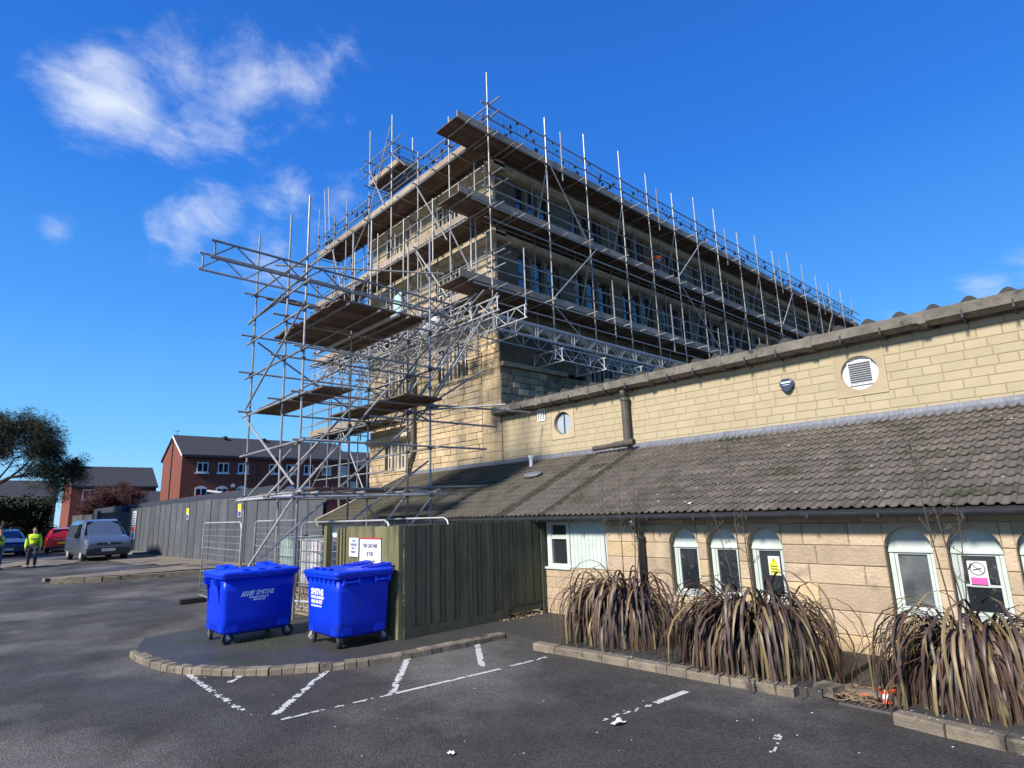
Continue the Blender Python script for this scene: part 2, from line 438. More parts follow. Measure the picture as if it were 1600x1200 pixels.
# raised island that the bins stand on, edged with small kerb setts
isl = [(-11.55, 2.42), (-11.0, 2.40), (-10.48, 2.45), (-10.0, 2.55), (-9.57, 2.72), (-9.05, 3.05), (-8.62, 3.45), (-8.25, 4.0), (-8.04, 4.5), (-7.92, 5.3), (-7.88, 6.1), (-7.87, 6.95)]
def resample(pts, step):
    out = [Vector(pts[0])]; acc_ = 0
    P = [Vector(p) for p in pts]
    for a, b in zip(P, P[1:]):
        L_ = (b - a).length; t = step - acc_
        while t <= L_:
            out.append(a + (b - a) * (t / L_)); t += step
        acc_ = L_ - (t - step)
    return out
it = MB()
poly = [(x + .0, y + .0) for x, y in isl] + [(-7.87, 8.8), (-12.6, 8.8), (-12.6, 2.75)]
it.poly([(x, y, .085) for x, y in poly])
for (a, b) in zip(poly, poly[1:] + poly[:1]): it.poly([(a[0], a[1], .0), (b[0], b[1], .0), (b[0], b[1], .085), (a[0], a[1], .085)])
island = it.build('bin_island', M_island, kind='structure')
def kerb_run(name, pts, step, width, h, m=M_kerb, bend=0.012):
    par = bpy.data.objects.new(name, None); col.objects.link(par); par.location = (pts[0][0], pts[0][1], 0); reg(par, par.location); par['kind'] = 'structure'
    P = resample(pts, step)
    for a, b in zip(P, P[1:]):
        d = (b - a).normalized(); n = Vector((d.y, -d.x))
        g_ = .0045; a2 = a + d * g_; b2 = b - d * g_
        w = width * rnd(.95, 1.05); hz = h + rnd(-.008, .008); zb = ground_z(a.x) - .03; z1 = ground_z(a.x) + hz
        ch = .018
        o1, o2 = a2 - n * w * .5, b2 - n * w * .5
        i1, i2 = a2 + n * w * .5, b2 + n * w * .5
        mb = MB()
        def q(p, z): return (p.x, p.y, z)
        prof = [(-.5, zb), (-.5, z1 - .01), (-.5 + .06, z1), (.5 - .09, z1), (.5, z1 - ch), (.5, zb)]
        ra = [q(a2 + n * w * u, z) for u, z in prof]; rb = [q(b2 + n * w * u, z) for u, z in prof]
        k = len(prof)
        mb.mesh(ra + rb, [(i, i + 1, k + i + 1, k + i) for i in range(k - 1)] + [tuple(range(k - 1, -1, -1)), tuple(range(k, 2 * k))])
        mb.build('kerb_stone', m, par)
    return par
kerb_run('island_kerb', isl, .16, .17, .09)
kerb_run('wall_kerb', [(-6.85, 6.72), (-6.3, 6.76), (-2.78, 6.92)], .42, .17, .095)
kerb_run('corner_kerb', [(-2.08, 6.72), (-1.5, 6.62), (1.2, 6.55)], .42, .17, .105)
kerb_run('far_kerb', [(-24.3, 9), (-24.6, 7), (-25.1, 3.9), (-25.9, 2.6)], .5, .25, .16)
kerb_run('far_lawn_kerb', [(-26.6, 2.6), (-27.0, 4.2), (-27.6, 9)], .6, .25, .12)
MB().poly([(-24.5, 9, .33), (-24.8, 7, .33), (-25.2, 3.9, .33), (-26.0, 2.7, .33), (-26.6, 2.7, .33), (-27.0, 4.2, .33), (-27.6, 9, .33)]).build('far_island', M_verge, kind='structure')
# planting strip between kerb and wall
ps = MB()
for pts in ([(-8.0, 7.0), (-6.85, 6.8), (-2.85, 6.99), (-2.85, 9.1), (-8.0, 9.1)], [(-2.03, 6.8), (1.3, 6.63), (3, 6.63), (3, 9.1), (-2.03, 9.1)]):
    ps.poly([(x, y, .09) for x, y in pts])
    for a, b in zip(pts, pts[1:] + pts[:1]): ps.poly([(a[0], a[1], 0), (b[0], b[1], 0), (b[0], b[1], .09), (a[0], a[1], .09)])
ps.build('planting_strip', M_island, kind='structure')
MB().poly([(-2.84, 7.3, .02), (-2.04, 7.3, .02), (-2.04, 9, .05), (-2.84, 9, .05)]).build('gully_soil', M_soil, kind='structure')
# sunken corner pavement by the fence end
MB().poly([(-7.84, 7.35, .008), (-6.9, 6.95, .008), (-6.6, 9.0, .008), (-7.84, 9.0, .008)]).build('corner_pavement', M_verge, kind='structure')
# dirt in front of the hoarding and sandy verge
vg = MB()
NX, NY = 26, 10
def dz(x, y): return ground_z(x) + .012 + .05 * max(0, noise.noise(Vector((x * .5, y * .7, 2)))) + .20 * math.exp(-((x + 38.6) / 1.7) ** 2 - ((y - 3.4) / 1.0) ** 2)
vv = [(-43 + 17.5 * i / NX, 2.0 + 6.95 * j / NY, 0) for i in range(NX + 1) for j in range(NY + 1)]
vv = [(x, y, dz(x, y) if 0 < (n_ % (NY + 1)) else ground_z(x) + .004) for n_, (x, y, z) in enumerate(vv)]
fs = []
for i in range(NX):
    for j in range(NY):
        x, y = -43 + 17.5 * (i + .5) / NX, 2.0 + 6.95 * (j + .5) / NY
        keep = (y > 7.0 + .6 * noise.noise(Vector((x * .4, 0, 0)))) or (((x + 38.6) / 2.9) ** 2 + ((y - 3.6) / 1.7) ** 2 < 1) or (x < -31 and y > 6.2)
        if keep: a = i * (NY + 1) + j; fs.append((a, a + NY + 1, a + NY + 2, a + 1))
vg.mesh(vv, fs)
vg.build('bare_earth', M_verge, kind='structure', smooth=True)
# pale concrete slab by the hoarding gate
MB().box((-45.5, 8.2, .2), (-41.5, 8.93, .36)).build('concrete_step', M_conc, kind='structure')

# painted markings, worn
def stripe(a, b, w, wear=.35, seed=0):
    a, b = Vector(a), Vector(b); d = b - a; L_ = d.length; d.normalize(); n = Vector((-d.y, d.x))
    k = max(2, int(L_ / .035)); c = 4
    mb = MB(); 
    for i in range(k):
        for j in range(c):
            t = (i + .5) / k; p = a + d * (L_ * t) + n * (w * ((j + .5) / c - .5))
            v = noise.noise(Vector((p.x * 7, p.y * 7, seed))) * .6 + noise.noise(Vector((p.x * 23, p.y * 23, seed))) * .5 + .5
            edge = .12 if j in (0, c - 1) else 0
            if v < wear + edge: continue
            q = [a + d * (L_ * (i + u) / k) + n * (w * ((j + s_) / c - .5)) for u, s_ in ((0, 0), (1, 0), (1, 1), (0, 1))]
            mb.poly([(r_.x, r_.y, .0045) for r_ in q])
    if mb.f: mb.build('painted_line', M_paint, kind='structure')
stripe((-9.80, 2.66), (-8.35, 2.62), .085, .22, 1)
stripe((-8.35, 2.62), (-7.30, 2.60), .085, .50, 1)
stripe((-8.95, 3.20), (-8.64, 2.89), .09, .20, 2)
stripe((-8.22, 4.05), (-6.88, 2.80), .09, .34, 3)
stripe((-7.93, 5.15), (-6.55, 4.03), .09, .30, 4)
stripe((-7.90, 6.42), (-6.69, 5.52), .09, .15, 5)
stripe((-7.44, 7.28), (-6.54, 6.66), .09, .15, 6)
stripe((-6.69, 2.60), (-6.55, 3.95), .055, .52, 7)
stripe((-6.55, 3.95), (-6.41, 5.60), .065, .16, 8)
stripe((-6.41, 5.75), (-6.38, 6.45), .06, .35, 9)
stripe((-4.05, 6.30), (-4.08, 5.70), .085, .10, 10)
stripe((-4.08, 5.70), (-4.17, 4.88), .085, .56, 11)
stripe((-2.75, 5.75), (-2.60, 5.2), .09, .62, 12)
stripe((-25.5, 1.5), (-31, 3.4), .2, .3, 13)
# flecks of paper and paint on the tarmac
random.seed(21)
deb = MB()
for i in range(80):
    x, y = rnd(-11, -1.0), rnd(2.6, 6.6); s_ = rnd(.004, .013)
    an = rnd(0, 6.28)
    deb.poly([(x + s_ * math.cos(an + k * 1.5708) * rnd(.6, 1.3), y + s_ * math.sin(an + k * 1.5708) * rnd(.6, 1.3), .007 + .004 * (k % 2)) for k in range(4)])
for i in range(150):
    x = rnd(-5.6, 1.0); y = (6.80 if x < -2.4 else 6.60) + rnd(-.09, .14); s_ = rnd(.004, .011); an = rnd(0, 6.28)
    if -2.75 < x < -2.1: continue
    deb.poly([(x + s_ * math.cos(an + k * 1.57), y + s_ * math.sin(an + k * 1.57), .132) for k in range(4)])
deb.build('paper_flecks', M_whitep, kind='stuff')

def litter(name, loc, size, m, label, seed):
    random.seed(seed); mb = MB(); n = 5
    vs_ = [(loc[0] + size[0] * (i / n - .5), loc[1] + size[1] * (j / n - .5), loc[2] + abs(noise.noise(Vector((i * .9, j * .9, seed)))) * size[2]) for i in range(n + 1) for j in range(n + 1)]
    mb.mesh(vs_, [(i * (n + 1) + j, (i + 1) * (n + 1) + j, (i + 1) * (n + 1) + j + 1, i * (n + 1) + j + 1) for i in range(n) for j in range(n)])
    o = mb.build(name, m); tag(o, label, 'litter'); return o
litter('crumpled_paper', (-3.98, 4.97, .012), (.09, .14, .07), M_whitep, 'crumpled white paper lying beside the broken white line', 3)
litter('torn_paper', (-4.6, 3.42, .012), (.07, .06, .05), M_whitep, 'scrap of white paper on tarmac at the bottom edge', 4)

# ------------------------------------------------------------------ wall of separate stones
def chamfer_block(mb, u0, u1, z0, z1, d0, d1, fr, wob=.0045):
    """front face at depth d1, back at d0; fr(u, d, z) -> world"""
    c = min(.010, (z1 - z0) * .12)
    j = [rnd(-wob, wob) for _ in range(4)]
    F = [(u0 + c, z0 + c), (u1 - c, z0 + c), (u1 - c, z1 - c), (u0 + c, z1 - c)]
    O = [(u0, z0), (u1, z0), (u1, z1), (u0, z1)]
    v = [fr(u, d1 + jj, z) for (u, z), jj in zip(F, j)] + [fr(u, d1 - c, z) for u, z in O] + [fr(u, d0, z) for u, z in O]
    f = [(0, 1, 2, 3)]
    for i in range(4):
        k = (i + 1) % 4
        f += [(4 + i, 4 + k, k, i), (8 + i, 8 + k, 4 + k, 4 + i)]
    mb.mesh(v, f)
def stone_wall(parent, wallname, partname, fr, u0, u1, z0, z1, ch, cw, openings, mats, mortar, near, budget, depth=.22, joint=.012, proud=.014, jit=.006, stuffname=None, seed=1, zlines=(), wob=.0045):
    """near(u,z) -> smaller is nearer; budget = how many stones are single parts"""
    random.seed(seed)
    lines = [z0]
    marks = sorted(set([z for o in openings for z in (o[2], o[3]) if z0 < z < z1] + [z1] + list(zlines)))
    for mk in marks:
        base = lines[-1]; span = mk - base
        if span < .04: continue
        k = max(1, round(span / ((ch[0] + ch[1]) / 2)))
        ws = [rnd(ch[0], ch[1]) for _ in range(k)]; t = sum(ws)
        for w in ws: lines.append(lines[-1] + w * span / t)
    mort = MB(); blocks = []
    for a, b in zip(lines, lines[1:]):
        iv = [(u0, u1)]
        for (oa, ob, oz0, oz1) in openings:
            if min(b, oz1) - max(a, oz0) > .4 * (b - a):
                nv = []
                for p, q in iv:
                    if oa > p: nv.append((p, min(q, oa)))
                    if ob < q: nv.append((max(p, ob), q))
                iv = [x for x in nv if x[1] - x[0] > .02]
        for p, q in iv:
            mort_box = [fr(u, d, z) for z in (a, b) for u, d in ((p + .004, -depth), (q - .004, -depth), (q - .004, 0), (p + .004, 0))]
            mort.mesh(mort_box, [(0, 3, 2, 1), (4, 5, 6, 7), (0, 1, 5, 4), (1, 2, 6, 5), (2, 3, 7, 6), (3, 0, 4, 7)])
            x = p + (0 if q - p < cw[1] else -rnd(0, cw[0] * .8))
            while x < q - .02:
                w = rnd(*cw)
                if q - (x + w) < cw[0] * .45: w = q - x
                s_, e = max(x, p), min(x + w, q)
                if e - s_ > .03: blocks.append((s_ + joint / 2, e - joint / 2, a + joint / 2, b - joint / 2))
                x += w
    wall = mort.build(wallname, mortar, parent)
    blocks.sort(key=lambda t: near((t[0] + t[1]) / 2, (t[2] + t[3]) / 2))
    rest = {}
    for i, (a, b, c, d) in enumerate(blocks):
        m = mats[0] if len(mats) == 1 or random.random() < .86 else mats[1]
        if i < budget:
            mb = MB(); chamfer_block(mb, a, b, c, d, -.05, proud + rnd(-jit, jit), fr, wob); mb.build(partname, m, wall)
        else:
            mb = rest.setdefault(m.name, (MB(), m))[0]; chamfer_block(mb, a, b, c, d, -.05, proud + rnd(-jit, jit), fr, wob)
    for mb, m in rest.values():
        mb.build((stuffname or partname + 'work'), m, wall, kind='stuff')
    return wall

FX = -13.35      # tower long side (+X face)
FY = 12.0        # tower end face and annex upper wall (-Y face)
XL = -21.25

# ================================================================== STONE TOWER BUILDING
tower = empty('stone_building', (FX, FY, 0), 'tall four storey golden stone building standing behind the scaffolding', 'building')
fr_end = lambda u, d, z: (u, FY - d, z)
fr_side = lambda u, d, z: (FX + d, u, z)
light_block_core = MB().box((XL + .24, FY + .24, 0), (FX - .24, 45.2, 13.1)).build('light_block_core', M_dark, tower)  # unseen box added inside the walls to block light
win_end = [(-20.1, -18.35, 3.7, 4.72), (-20.1, -18.35, 6.45, 7.72), (-16.6, -14.95, 6.45, 7.72),
           (-20.1, -18.35, 9.0, 10.45), (-16.7, -14.9, 9.0, 10.45), (-20.1, -18.35, 11.45, 13.02), (-16.7, -14.9, 11.45, 13.02)]
stone_wall(tower, 'end_wall', 'stone', fr_end, XL, -14.25, 0.0, 7.78, (.15, .235), (.26, .60), win_end, [M_stone, M_pink], M_mortar,
           lambda u, z: abs(u + 15.8) * .8 + abs(z - 5.3) + (5 if z < 3.3 else 0), 170, jit=.013, proud=.018, joint=.016, stuffname='stonework', seed=3)
stone_wall(tower, 'corner_pier', 'quoin', fr_end, -14.25, FX, 0.0, 7.78, (.28, .36), (.42, .55), [], [M_stone], M_mortar,
           lambda u, z: abs(z - 5.5), 24, jit=.004, joint=.008, stuffname='quoinwork', seed=4)
stone_wall(tower, 'upper_end_wall', 'ashlar_block', fr_end, XL, FX, 8.05, 13.1, (.26, .32), (.45, .75), win_end, [M_ashlar], M_mortar2,
           lambda u, z: abs(u + 13.4) + abs(z - 9.5), 60, jit=.005, joint=.008, stuffname='ashlar_work', seed=5)
win_side = []
k = 0
y = 12.92
while y < 44:
    win_side.append((y, y + 1.70, 11.3, 13.1)); win_side.append((y, y + 2.0, 8.85, 10.5))
    if k >= 1: win_side.append((y + .6, y + 2.1, 5.6, 7.25))
    y += 2.86; k += 1
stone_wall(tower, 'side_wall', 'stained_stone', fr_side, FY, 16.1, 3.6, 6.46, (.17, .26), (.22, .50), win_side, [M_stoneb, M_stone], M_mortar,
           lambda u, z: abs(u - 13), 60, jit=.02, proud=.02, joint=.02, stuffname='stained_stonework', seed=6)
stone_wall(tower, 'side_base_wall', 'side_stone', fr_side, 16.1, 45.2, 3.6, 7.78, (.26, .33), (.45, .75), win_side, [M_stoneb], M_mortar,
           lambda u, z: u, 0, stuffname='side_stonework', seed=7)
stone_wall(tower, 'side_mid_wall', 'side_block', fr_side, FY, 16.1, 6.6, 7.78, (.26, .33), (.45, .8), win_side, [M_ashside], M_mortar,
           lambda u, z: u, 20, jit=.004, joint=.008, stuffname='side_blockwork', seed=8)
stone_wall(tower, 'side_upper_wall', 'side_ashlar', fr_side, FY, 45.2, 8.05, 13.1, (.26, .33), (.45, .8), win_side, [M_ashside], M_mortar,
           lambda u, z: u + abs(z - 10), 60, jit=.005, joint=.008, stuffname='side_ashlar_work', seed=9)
MB().box((FX - .2, FY + .004, 6.46), (FX + .14, 15.0, 6.60)).build('string_course', M_stoneb, tower)
def roll(z, r, x0=XL, out=.16, name='cornice', side=True, x1=FX):
    mb = MB()
    pr_ = [(-.2, z - r), (0.02, z - r), (out * .6, z - r * .8), (out, z - r * .25), (out, z + r * .3), (out * .6, z + r * .85), (0.02, z + r), (-.2, z + r)]
    mb.prism([(FY - u, zz) for u, zz in pr_], 'X', x0, x1 + (out if side else 0))
    if side: mb.prism([(FX + u, zz) for u, zz in pr_], 'Y', FY - out + .003, 45.3)
    return mb.build(name, M_cornice, tower)
roll(7.92, .135, out=.12)
roll(10.78, .15, out=.26)
roll(13.25, .17, out=.30)
roll(4.86, .15, out=.26, side=False, x1=-18.15)
MB().box((XL - .1, FY - .1, 13.42), (FX + .1, 45.3, 13.60)).build('parapet', M_cornice, tower)
MB().box((XL + .3, FY + .3, 13.6), (FX - .3, 45, 13.75)).build('roof', M_slate, tower)
M_winshade = mat('window stone with painted shade', (.22, .175, .115), (.13, .10, .07), 2.5, .88, .4, 20)  # window stone darkened in colour to paint the long side's shade
def lights(fr, o, n, rec=.16, mull=.13, arch=False, frame=M_cornice):
    u0, u1, z0, z1 = o
    mb = MB()
    def B(ua, ub, za, zb, d0, d1):
        v = [fr(u, d, z) for z in (za, zb) for u, d in ((ua, d0), (ub, d0), (ub, d1), (ua, d1))]
        mb.mesh(v, [(0, 3, 2, 1), (4, 5, 6, 7), (0, 1, 5, 4), (1, 2, 6, 5), (2, 3, 7, 6), (3, 0, 4, 7)])
    B(u0 - .04, u1 + .04, z0 - .10, z0 - .002, -.2, .05)
    w = (u1 - u0 - mull * (n - 1)) / n
    for i in range(1, n): B(u0 + i * (w + mull) - mull, u0 + i * (w + mull), z0 + .002, z1 - .002, -.2, -.02)
    f = mb.build('window', frame, tower)
    for i in range(n):
        a = u0 + i * (w + mull); pb = MB()
        pb.mesh([fr(a, -rec, z0), fr(a + w, -rec, z0), fr(a + w, -rec, z1), fr(a, -rec, z1)], [(0, 1, 2, 3)])
        pb.build('pane', M_glass, f)
        fb = MB()
        for (p, q, r_, s_) in ((a, a + .035, z0, z1), (a + w - .035, a + w, z0, z1), (a + .035, a + w - .035, z0, z0 + .04), (a + .035, a + w - .035, z1 - .04, z1), (a + .035, a + w - .035, (z0 + z1) / 2 - .015, (z0 + z1) / 2 + .015)):
            v = [fr(u, d, z) for z in (r_, s_) for u, d in ((p, -rec), (q, -rec), (q, -rec + .03), (p, -rec + .03))]
            fb.mesh(v, [(0, 3, 2, 1), (4, 5, 6, 7), (0, 1, 5, 4), (1, 2, 6, 5), (2, 3, 7, 6), (3, 0, 4, 7)])
        if arch:
            for sgn, x0_ in ((1, a), (-1, a + w)):
                pts = [(x0_, z1), (x0_ + sgn * w / 2, z1)] + [(x0_ + sgn * w / 2 * (1 - math.cos(t)), z1 - .18 * (1 - math.sin(t))) for t in (1.2, .8, .4, 0.05)]
                v = [fr(u, -.03, z) for u, z in pts]
                fb.mesh(v, [tuple(range(len(pts))) if sgn < 0 else tuple(reversed(range(len(pts))))])
        fb.build('frame', M_winshade if arch else M_whitep, f)
for o in win_end: lights(fr_end, o, 4, arch=False)
for o in win_side:
    lights(fr_side, o, 3, arch=(o[2] > 8), frame=M_winshade)
# rainwater pipe on the end wall
dp = MB().path([(-17.98, 11.86, 7.3), (-17.98, 11.86, 4.35), (-18.02, 11.86, 4.15), (-18.3, 11.86, 3.75), (-18.34, 11.86, 3.5)], .07, 10)
dp.build('rainwater_pipe', M_pipe, tower, smooth=True)

# ================================================================== ANNEX
annex = empty('annex_building', (-8.5, 8.9, 0), 'single storey stone annex with brown tiled lean-to roof and taller block wall behind', 'building')
AY = 8.9
fr_ax = lambda u, d, z: (u, AY - d, z)
wins = [(-5.80, -5.28), (-5.12, -4.60), (-4.44, -3.92), (-2.60, -2.08), (-1.93, -1.40), (-1.27, -.74), (-.60, -.07)]
SIL, SPR, TOP = .60, 1.44, 1.68
ops = [(a, b, SIL, SPR) for a, b in wins] + [(a - .0, b + .0, SPR, TOP + .06) for a, b in wins] + [(-9.6, -7.13, .93, 1.82)]
stone_wall(annex, 'front_wall', 'stone_block', fr_ax, -7.13, 2.2, -.1, 1.86, (.24, .33), (.34, .80), ops, [M_pink, M_stone], M_mortar,
           lambda u, z: abs(u + 3.5), 95, depth=.25, jit=.004, joint=.007, proud=.012, wob=.004, stuffname='front_stonework', seed=11, zlines=(.3,))
stone_wall(annex, 'low_wall', 'render_block', fr_ax, -18.25, -7.13, -.1, .93, (.2, .24), (.4, .5), [], [M_pink], M_mortar2,
           lambda u, z: -u, 12, depth=.25, jit=.003, joint=.006, stuffname='low_blockwork', seed=12)
MB().box((-18.2, AY + .02, .93), (-9.6, AY + .2, 1.84)).build('back_wall', M_whitep, annex)
for a, b in wins:                                        # arch heads: stone with a curved soffit
    mb = MB(); c_ = (a + b) / 2; hw = (b - a) / 2; n = 12
    rise = TOP - SPR
    arc = [(c_ - hw * math.cos(math.pi * i / n), SPR + rise * math.sin(math.pi * i / n)) for i in range(n + 1)]
    top = TOP + .06
    for side in (0, 1):
        ar = arc[:n // 2 + 1] if side == 0 else arc[n // 2:]
        corner = (a, top) if side == 0 else (b, top)
        pts = ar + ([(c_, top), corner] if side == 0 else [corner, (c_, top)])
        pts = ar + [(c_, top), (a, top)] if side == 0 else ar + [(b, top), (c_, top)]
        mb.poly([fr_ax(u, .012, z) for u, z in (pts if False else list(reversed(pts)))])
    for p, q in zip(arc, arc[1:]):
        mb.poly([fr_ax(p[0], .012, p[1]), fr_ax(q[0], .012, q[1]), fr_ax(q[0], -.25, q[1]), fr_ax(p[0], -.25, p[1])])
    mb.build('arch_stone', M_pink, annex)
def arch_window(a, b, glass, bar):
    f = MB(); c_ = (a + b) / 2; hw = (b - a) / 2 - .004; n = 12; y0 = AY + .13
    arc = [(c_ - hw * math.cos(math.pi * i / n), SPR + (TOP - SPR - .004) * math.sin(math.pi * i / n)) for i in range(n + 1)]
    f.prism(arc + [(c_ + hw, SPR - .06), (c_ - hw, SPR - .06)], 'Y', y0, y0 + .06)          # solid painted head
    f.box((c_ - hw, y0 - .02, SPR - .075), (c_ + hw, y0 + .05, SPR - .045))
    for s_ in (-1, 1): f.box((c_ + s_ * hw, y0, SIL), (c_ + s_ * (hw - .055), y0 + .06, SPR - .06))
    f.box((c_ - hw, y0 - .05, SIL - .002), (c_ + hw, y0 + .06, SIL + .05))
    w = f.build('window', M_white, annex)
    s = MB(); i0, i1 = c_ - hw + .06, c_ + hw - .06; zt = SPR - .065
    for p, q in (((i0, SIL + .055), (i0 + .035, zt)), ((i1 - .035, SIL + .055), (i1, zt)), ((i0 + .035, zt - .035), (i1 - .035, zt)), ((i0 + .035, SIL + .055), (i1 - .035, SIL + .10))):
        s.box((p[0], y0 + .006, p[1]), (q[0], y0 + .046, q[1]))
    if bar: s.box((i0 + .035, y0 + .015, .985), (i1 - .035, y0 + .045, 1.01))
    s.build('casement', M_white, w)
    MB().poly([(i0 + .03, y0 + .035, SIL + .06), (i1 - .03, y0 + .035, SIL + .06), (i1 - .03, y0 + .035, zt - .02), (i0 + .03, y0 + .035, zt - .02)]).build('pane', glass, w)
    st = MB().box((a - .04, AY - .03, SIL - .09), (b + .04, AY + .2, SIL - .003)).build('sill', M_cornice, w)
for i, (a, b) in enumerate(wins): arch_window(a, b, M_glassb if i == 3 else M_glass, i in (4, 5))
MB().box((-18.2, AY + .26, 0), (2.2, AY + .5, 1.8)).build('interior', M_dark, annex)
# flat window and cladding by the fence
cw = MB()
for a_, b_ in (((-8.62, .94), (-8.54, 1.80)), ((-8.14, .94), (-8.06, 1.80)), ((-8.54, .94), (-8.14, 1.00)), ((-8.54, 1.74), (-8.14, 1.80)), ((-8.54, 1.47), (-8.14, 1.55))):
    cw.box((a_[0], AY + .02, a_[1]), (b_[0], AY + .09, b_[1]))
fw = cw.build('window', M_white, annex)
MB().poly([(-8.54, AY + .07, 1.0), (-8.14, AY + .07, 1.0), (-8.14, AY + .07, 1.47), (-8.54, AY + .07, 1.47)]).build('pane', M_glass, fw)
MB().poly([(-8.54, AY + .07, 1.55), (-8.14, AY + .07, 1.55), (-8.14, AY + .07, 1.74), (-8.54, AY + .07, 1.74)]).build('pane', M_glass, fw)
MB().box((-8.7, AY - .05, .90), (-8.02, AY + .1, .938)).build('sill', M_white, fw)
x = -8.04
while x < -7.2:
    MB().box((x, AY + .025, .94), (x + .088, AY + .06, 1.82)).build('cladding_board', M_white, annex); x += .093
MB().box((-8.06, AY + .062, .93), (-7.13, AY + .12, 1.83)).build('cladding_backing', M_whitep, annex); MB().box((-9.6, AY + .062, .93), (-8.62, AY + .12, 1.83)).build('cladding_backing', M_whitep, annex)
MB().box((-18.25, AY - .02, 1.86), (2.2, AY + .25, 1.93)).build('wall_plate', M_pipe, annex)

# lean-to roof
EY, EZ, RY, RZ = 8.60, 1.915, 12.0, 3.42
sl = Vector((0, RY - EY, RZ - EZ)); SLEN = sl.length; su = sl.normalized(); sn = Vector((0, -su.z, su.y))
ang = math.atan2(sl.z, sl.y)
def add_moss(m):
    nt = m.node_tree; N = nt.nodes; L = nt.links; bs = N['Principled BSDF']
    src = bs.inputs['Base Color'].links[0].from_socket
    g = N.new('ShaderNodeNewGeometry'); sp = N.new('ShaderNodeSeparateXYZ'); L.new(g.outputs['Position'], sp.inputs[0])
    nz = N.new('ShaderNodeTexNoise'); nz.inputs['Scale'].default_value = 5; nz.inputs['Detail'].default_value = 5; L.new(g.outputs['Position'], nz.inputs['Vector'])
    def M_(op, a, b):
        n = N.new('ShaderNodeMath'); n.operation = op
        for i, v in enumerate((a, b)):
            if isinstance(v, (int, float)): n.inputs[i].default_value = v
            else: L.new(v, n.inputs[i])
        return n.outputs[0]
    facs = None
    for cx, w in ((-8.46, .17), (-9.72, .26)):
        d = M_('ABSOLUTE', M_('ADD', sp.outputs['X'], -cx), 0)
        d = M_('ADD', d, M_('MULTIPLY', M_('ADD', nz.outputs['Fac'], -.5), .35))
        mr = N.new('ShaderNodeMapRange'); mr.interpolation_type = 'SMOOTHSTEP'
        mr.inputs['From Min'].default_value = w * .35; mr.inputs['From Max'].default_value = w; mr.inputs['To Min'].default_value = .85; mr.inputs['To Max'].default_value = 0
        L.new(d, mr.inputs['Value'])
        facs = mr.outputs[0] if facs is None else M_('MAXIMUM', facs, mr.outputs[0])
    # green growth on the far end of the roof
    far = N.new('ShaderNodeMapRange'); far.inputs['From Min'].default_value = -9.5; far.inputs['From Max'].default_value = -13.5; far.inputs['To Max'].default_value = .45
    L.new(sp.outputs['X'], far.inputs['Value'])
    nz2 = N.new('ShaderNodeTexNoise'); nz2.inputs['Scale'].default_value = .8; nz2.inputs['Detail'].default_value = 6; L.new(g.outputs['Position'], nz2.inputs['Vector'])
    p = N.new('ShaderNodeMapRange'); p.inputs['From Min'].default_value = .38; p.inputs['From Max'].default_value = .6; L.new(nz2.outputs['Fac'], p.inputs['Value'])
    ff = M_('MULTIPLY', far.outputs[0], M_('ADD', M_('MULTIPLY', p.outputs[0], 1.1), .45))
    m1 = N.new('ShaderNodeMixRGB'); L.new(ff, m1.inputs[0]); L.new(src, m1.inputs[1]); m1.inputs[2].default_value = (.062, .062, .030, 1)
    m2 = N.new('ShaderNodeMixRGB'); L.new(facs, m2.inputs[0]); L.new(m1.outputs[0], m2.inputs[1]); m2.inputs[2].default_value = (.040, .038, .022, 1)
    L.new(m2.outputs[0], bs.inputs['Base Color'])
add_moss(M_tile)
TW, GA, NR = .272, SLEN / 14, 14
prof = [(0, .0), (.062, .002), (.082, .022), (.102, .034), (.120, .022), (.138, 0), (.198, .002), (.218, .022), (.238, .034), (.256, .022), (.270, .0)]
def tile_verts(mb, org, tw, lift):
    # org: lower-left corner on the roof plane; tile runs up-slope by GA+.04
    L0 = GA + .035
    a = [org + Vector((u, 0, 0)) + sn * (h + .037 + lift) for u, h in prof]
    b = [org + Vector((u, 0, 0)) + su * L0 + sn * (h + .004 + lift * .3) for u, h in prof]
    c = [org + Vector((u, 0, 0)) + sn * (h + .020 + lift) for u, h in prof]
    k = len(prof)
    mb.mesh(a + b + c, [(i, i + 1, k + i + 1, k + i) for i in range(k - 1)] + [(2 * k + i, 2 * k + i + 1, i + 1, i) for i in range(k - 1)] + [(0, k, 2 * k), (k - 1, 3 * k - 1, 2 * k - 1)])
roofdeck = MB().prism([(EY - .04, EZ - .02), (RY + .02, RZ), (RY + .02, RZ - .12), (EY - .04, EZ - .10)], 'X', -18.3, 2.1).build('roof', M_dark, annex)
random.seed(5)
variants = []
for v in range(4):
    mb = MB(); tile_verts(mb, Vector((0, 0, 0)), TW, rnd(-.003, .004)); variants.append(raw_mesh('roof_tile', mb, M_tile))
rest = MB()
X0 = -18.28
ncol = int((2.1 - X0) / TW)
for r_ in range(NR):
    for c_ in range(ncol):
        x = X0 + c_ * TW; xx = x
        org = Vector((x, EY, EZ)) + su * (GA * r_)
        if -6.75 < x < -1.12:
            inst(random.choice(variants), 'roof_tile', roofdeck, org + sn * rnd(-.001, .003) + Vector((rnd(-.002, .002), 0, 0)), (0, 0, rnd(-.007, .007)))
        else: tile_verts(rest, org, TW, rnd(-.004, .005))
rest.build('roof_tiling', M_tile, roofdeck, kind='stuff')
# barge board on the far end
MB().obox((-18.38, (EY + RY) / 2, (EZ + RZ) / 2 + .0), (.06, 0, 0), su * (SLEN / 2 + .08), sn * .11).build('barge_board', M_cornice, annex)
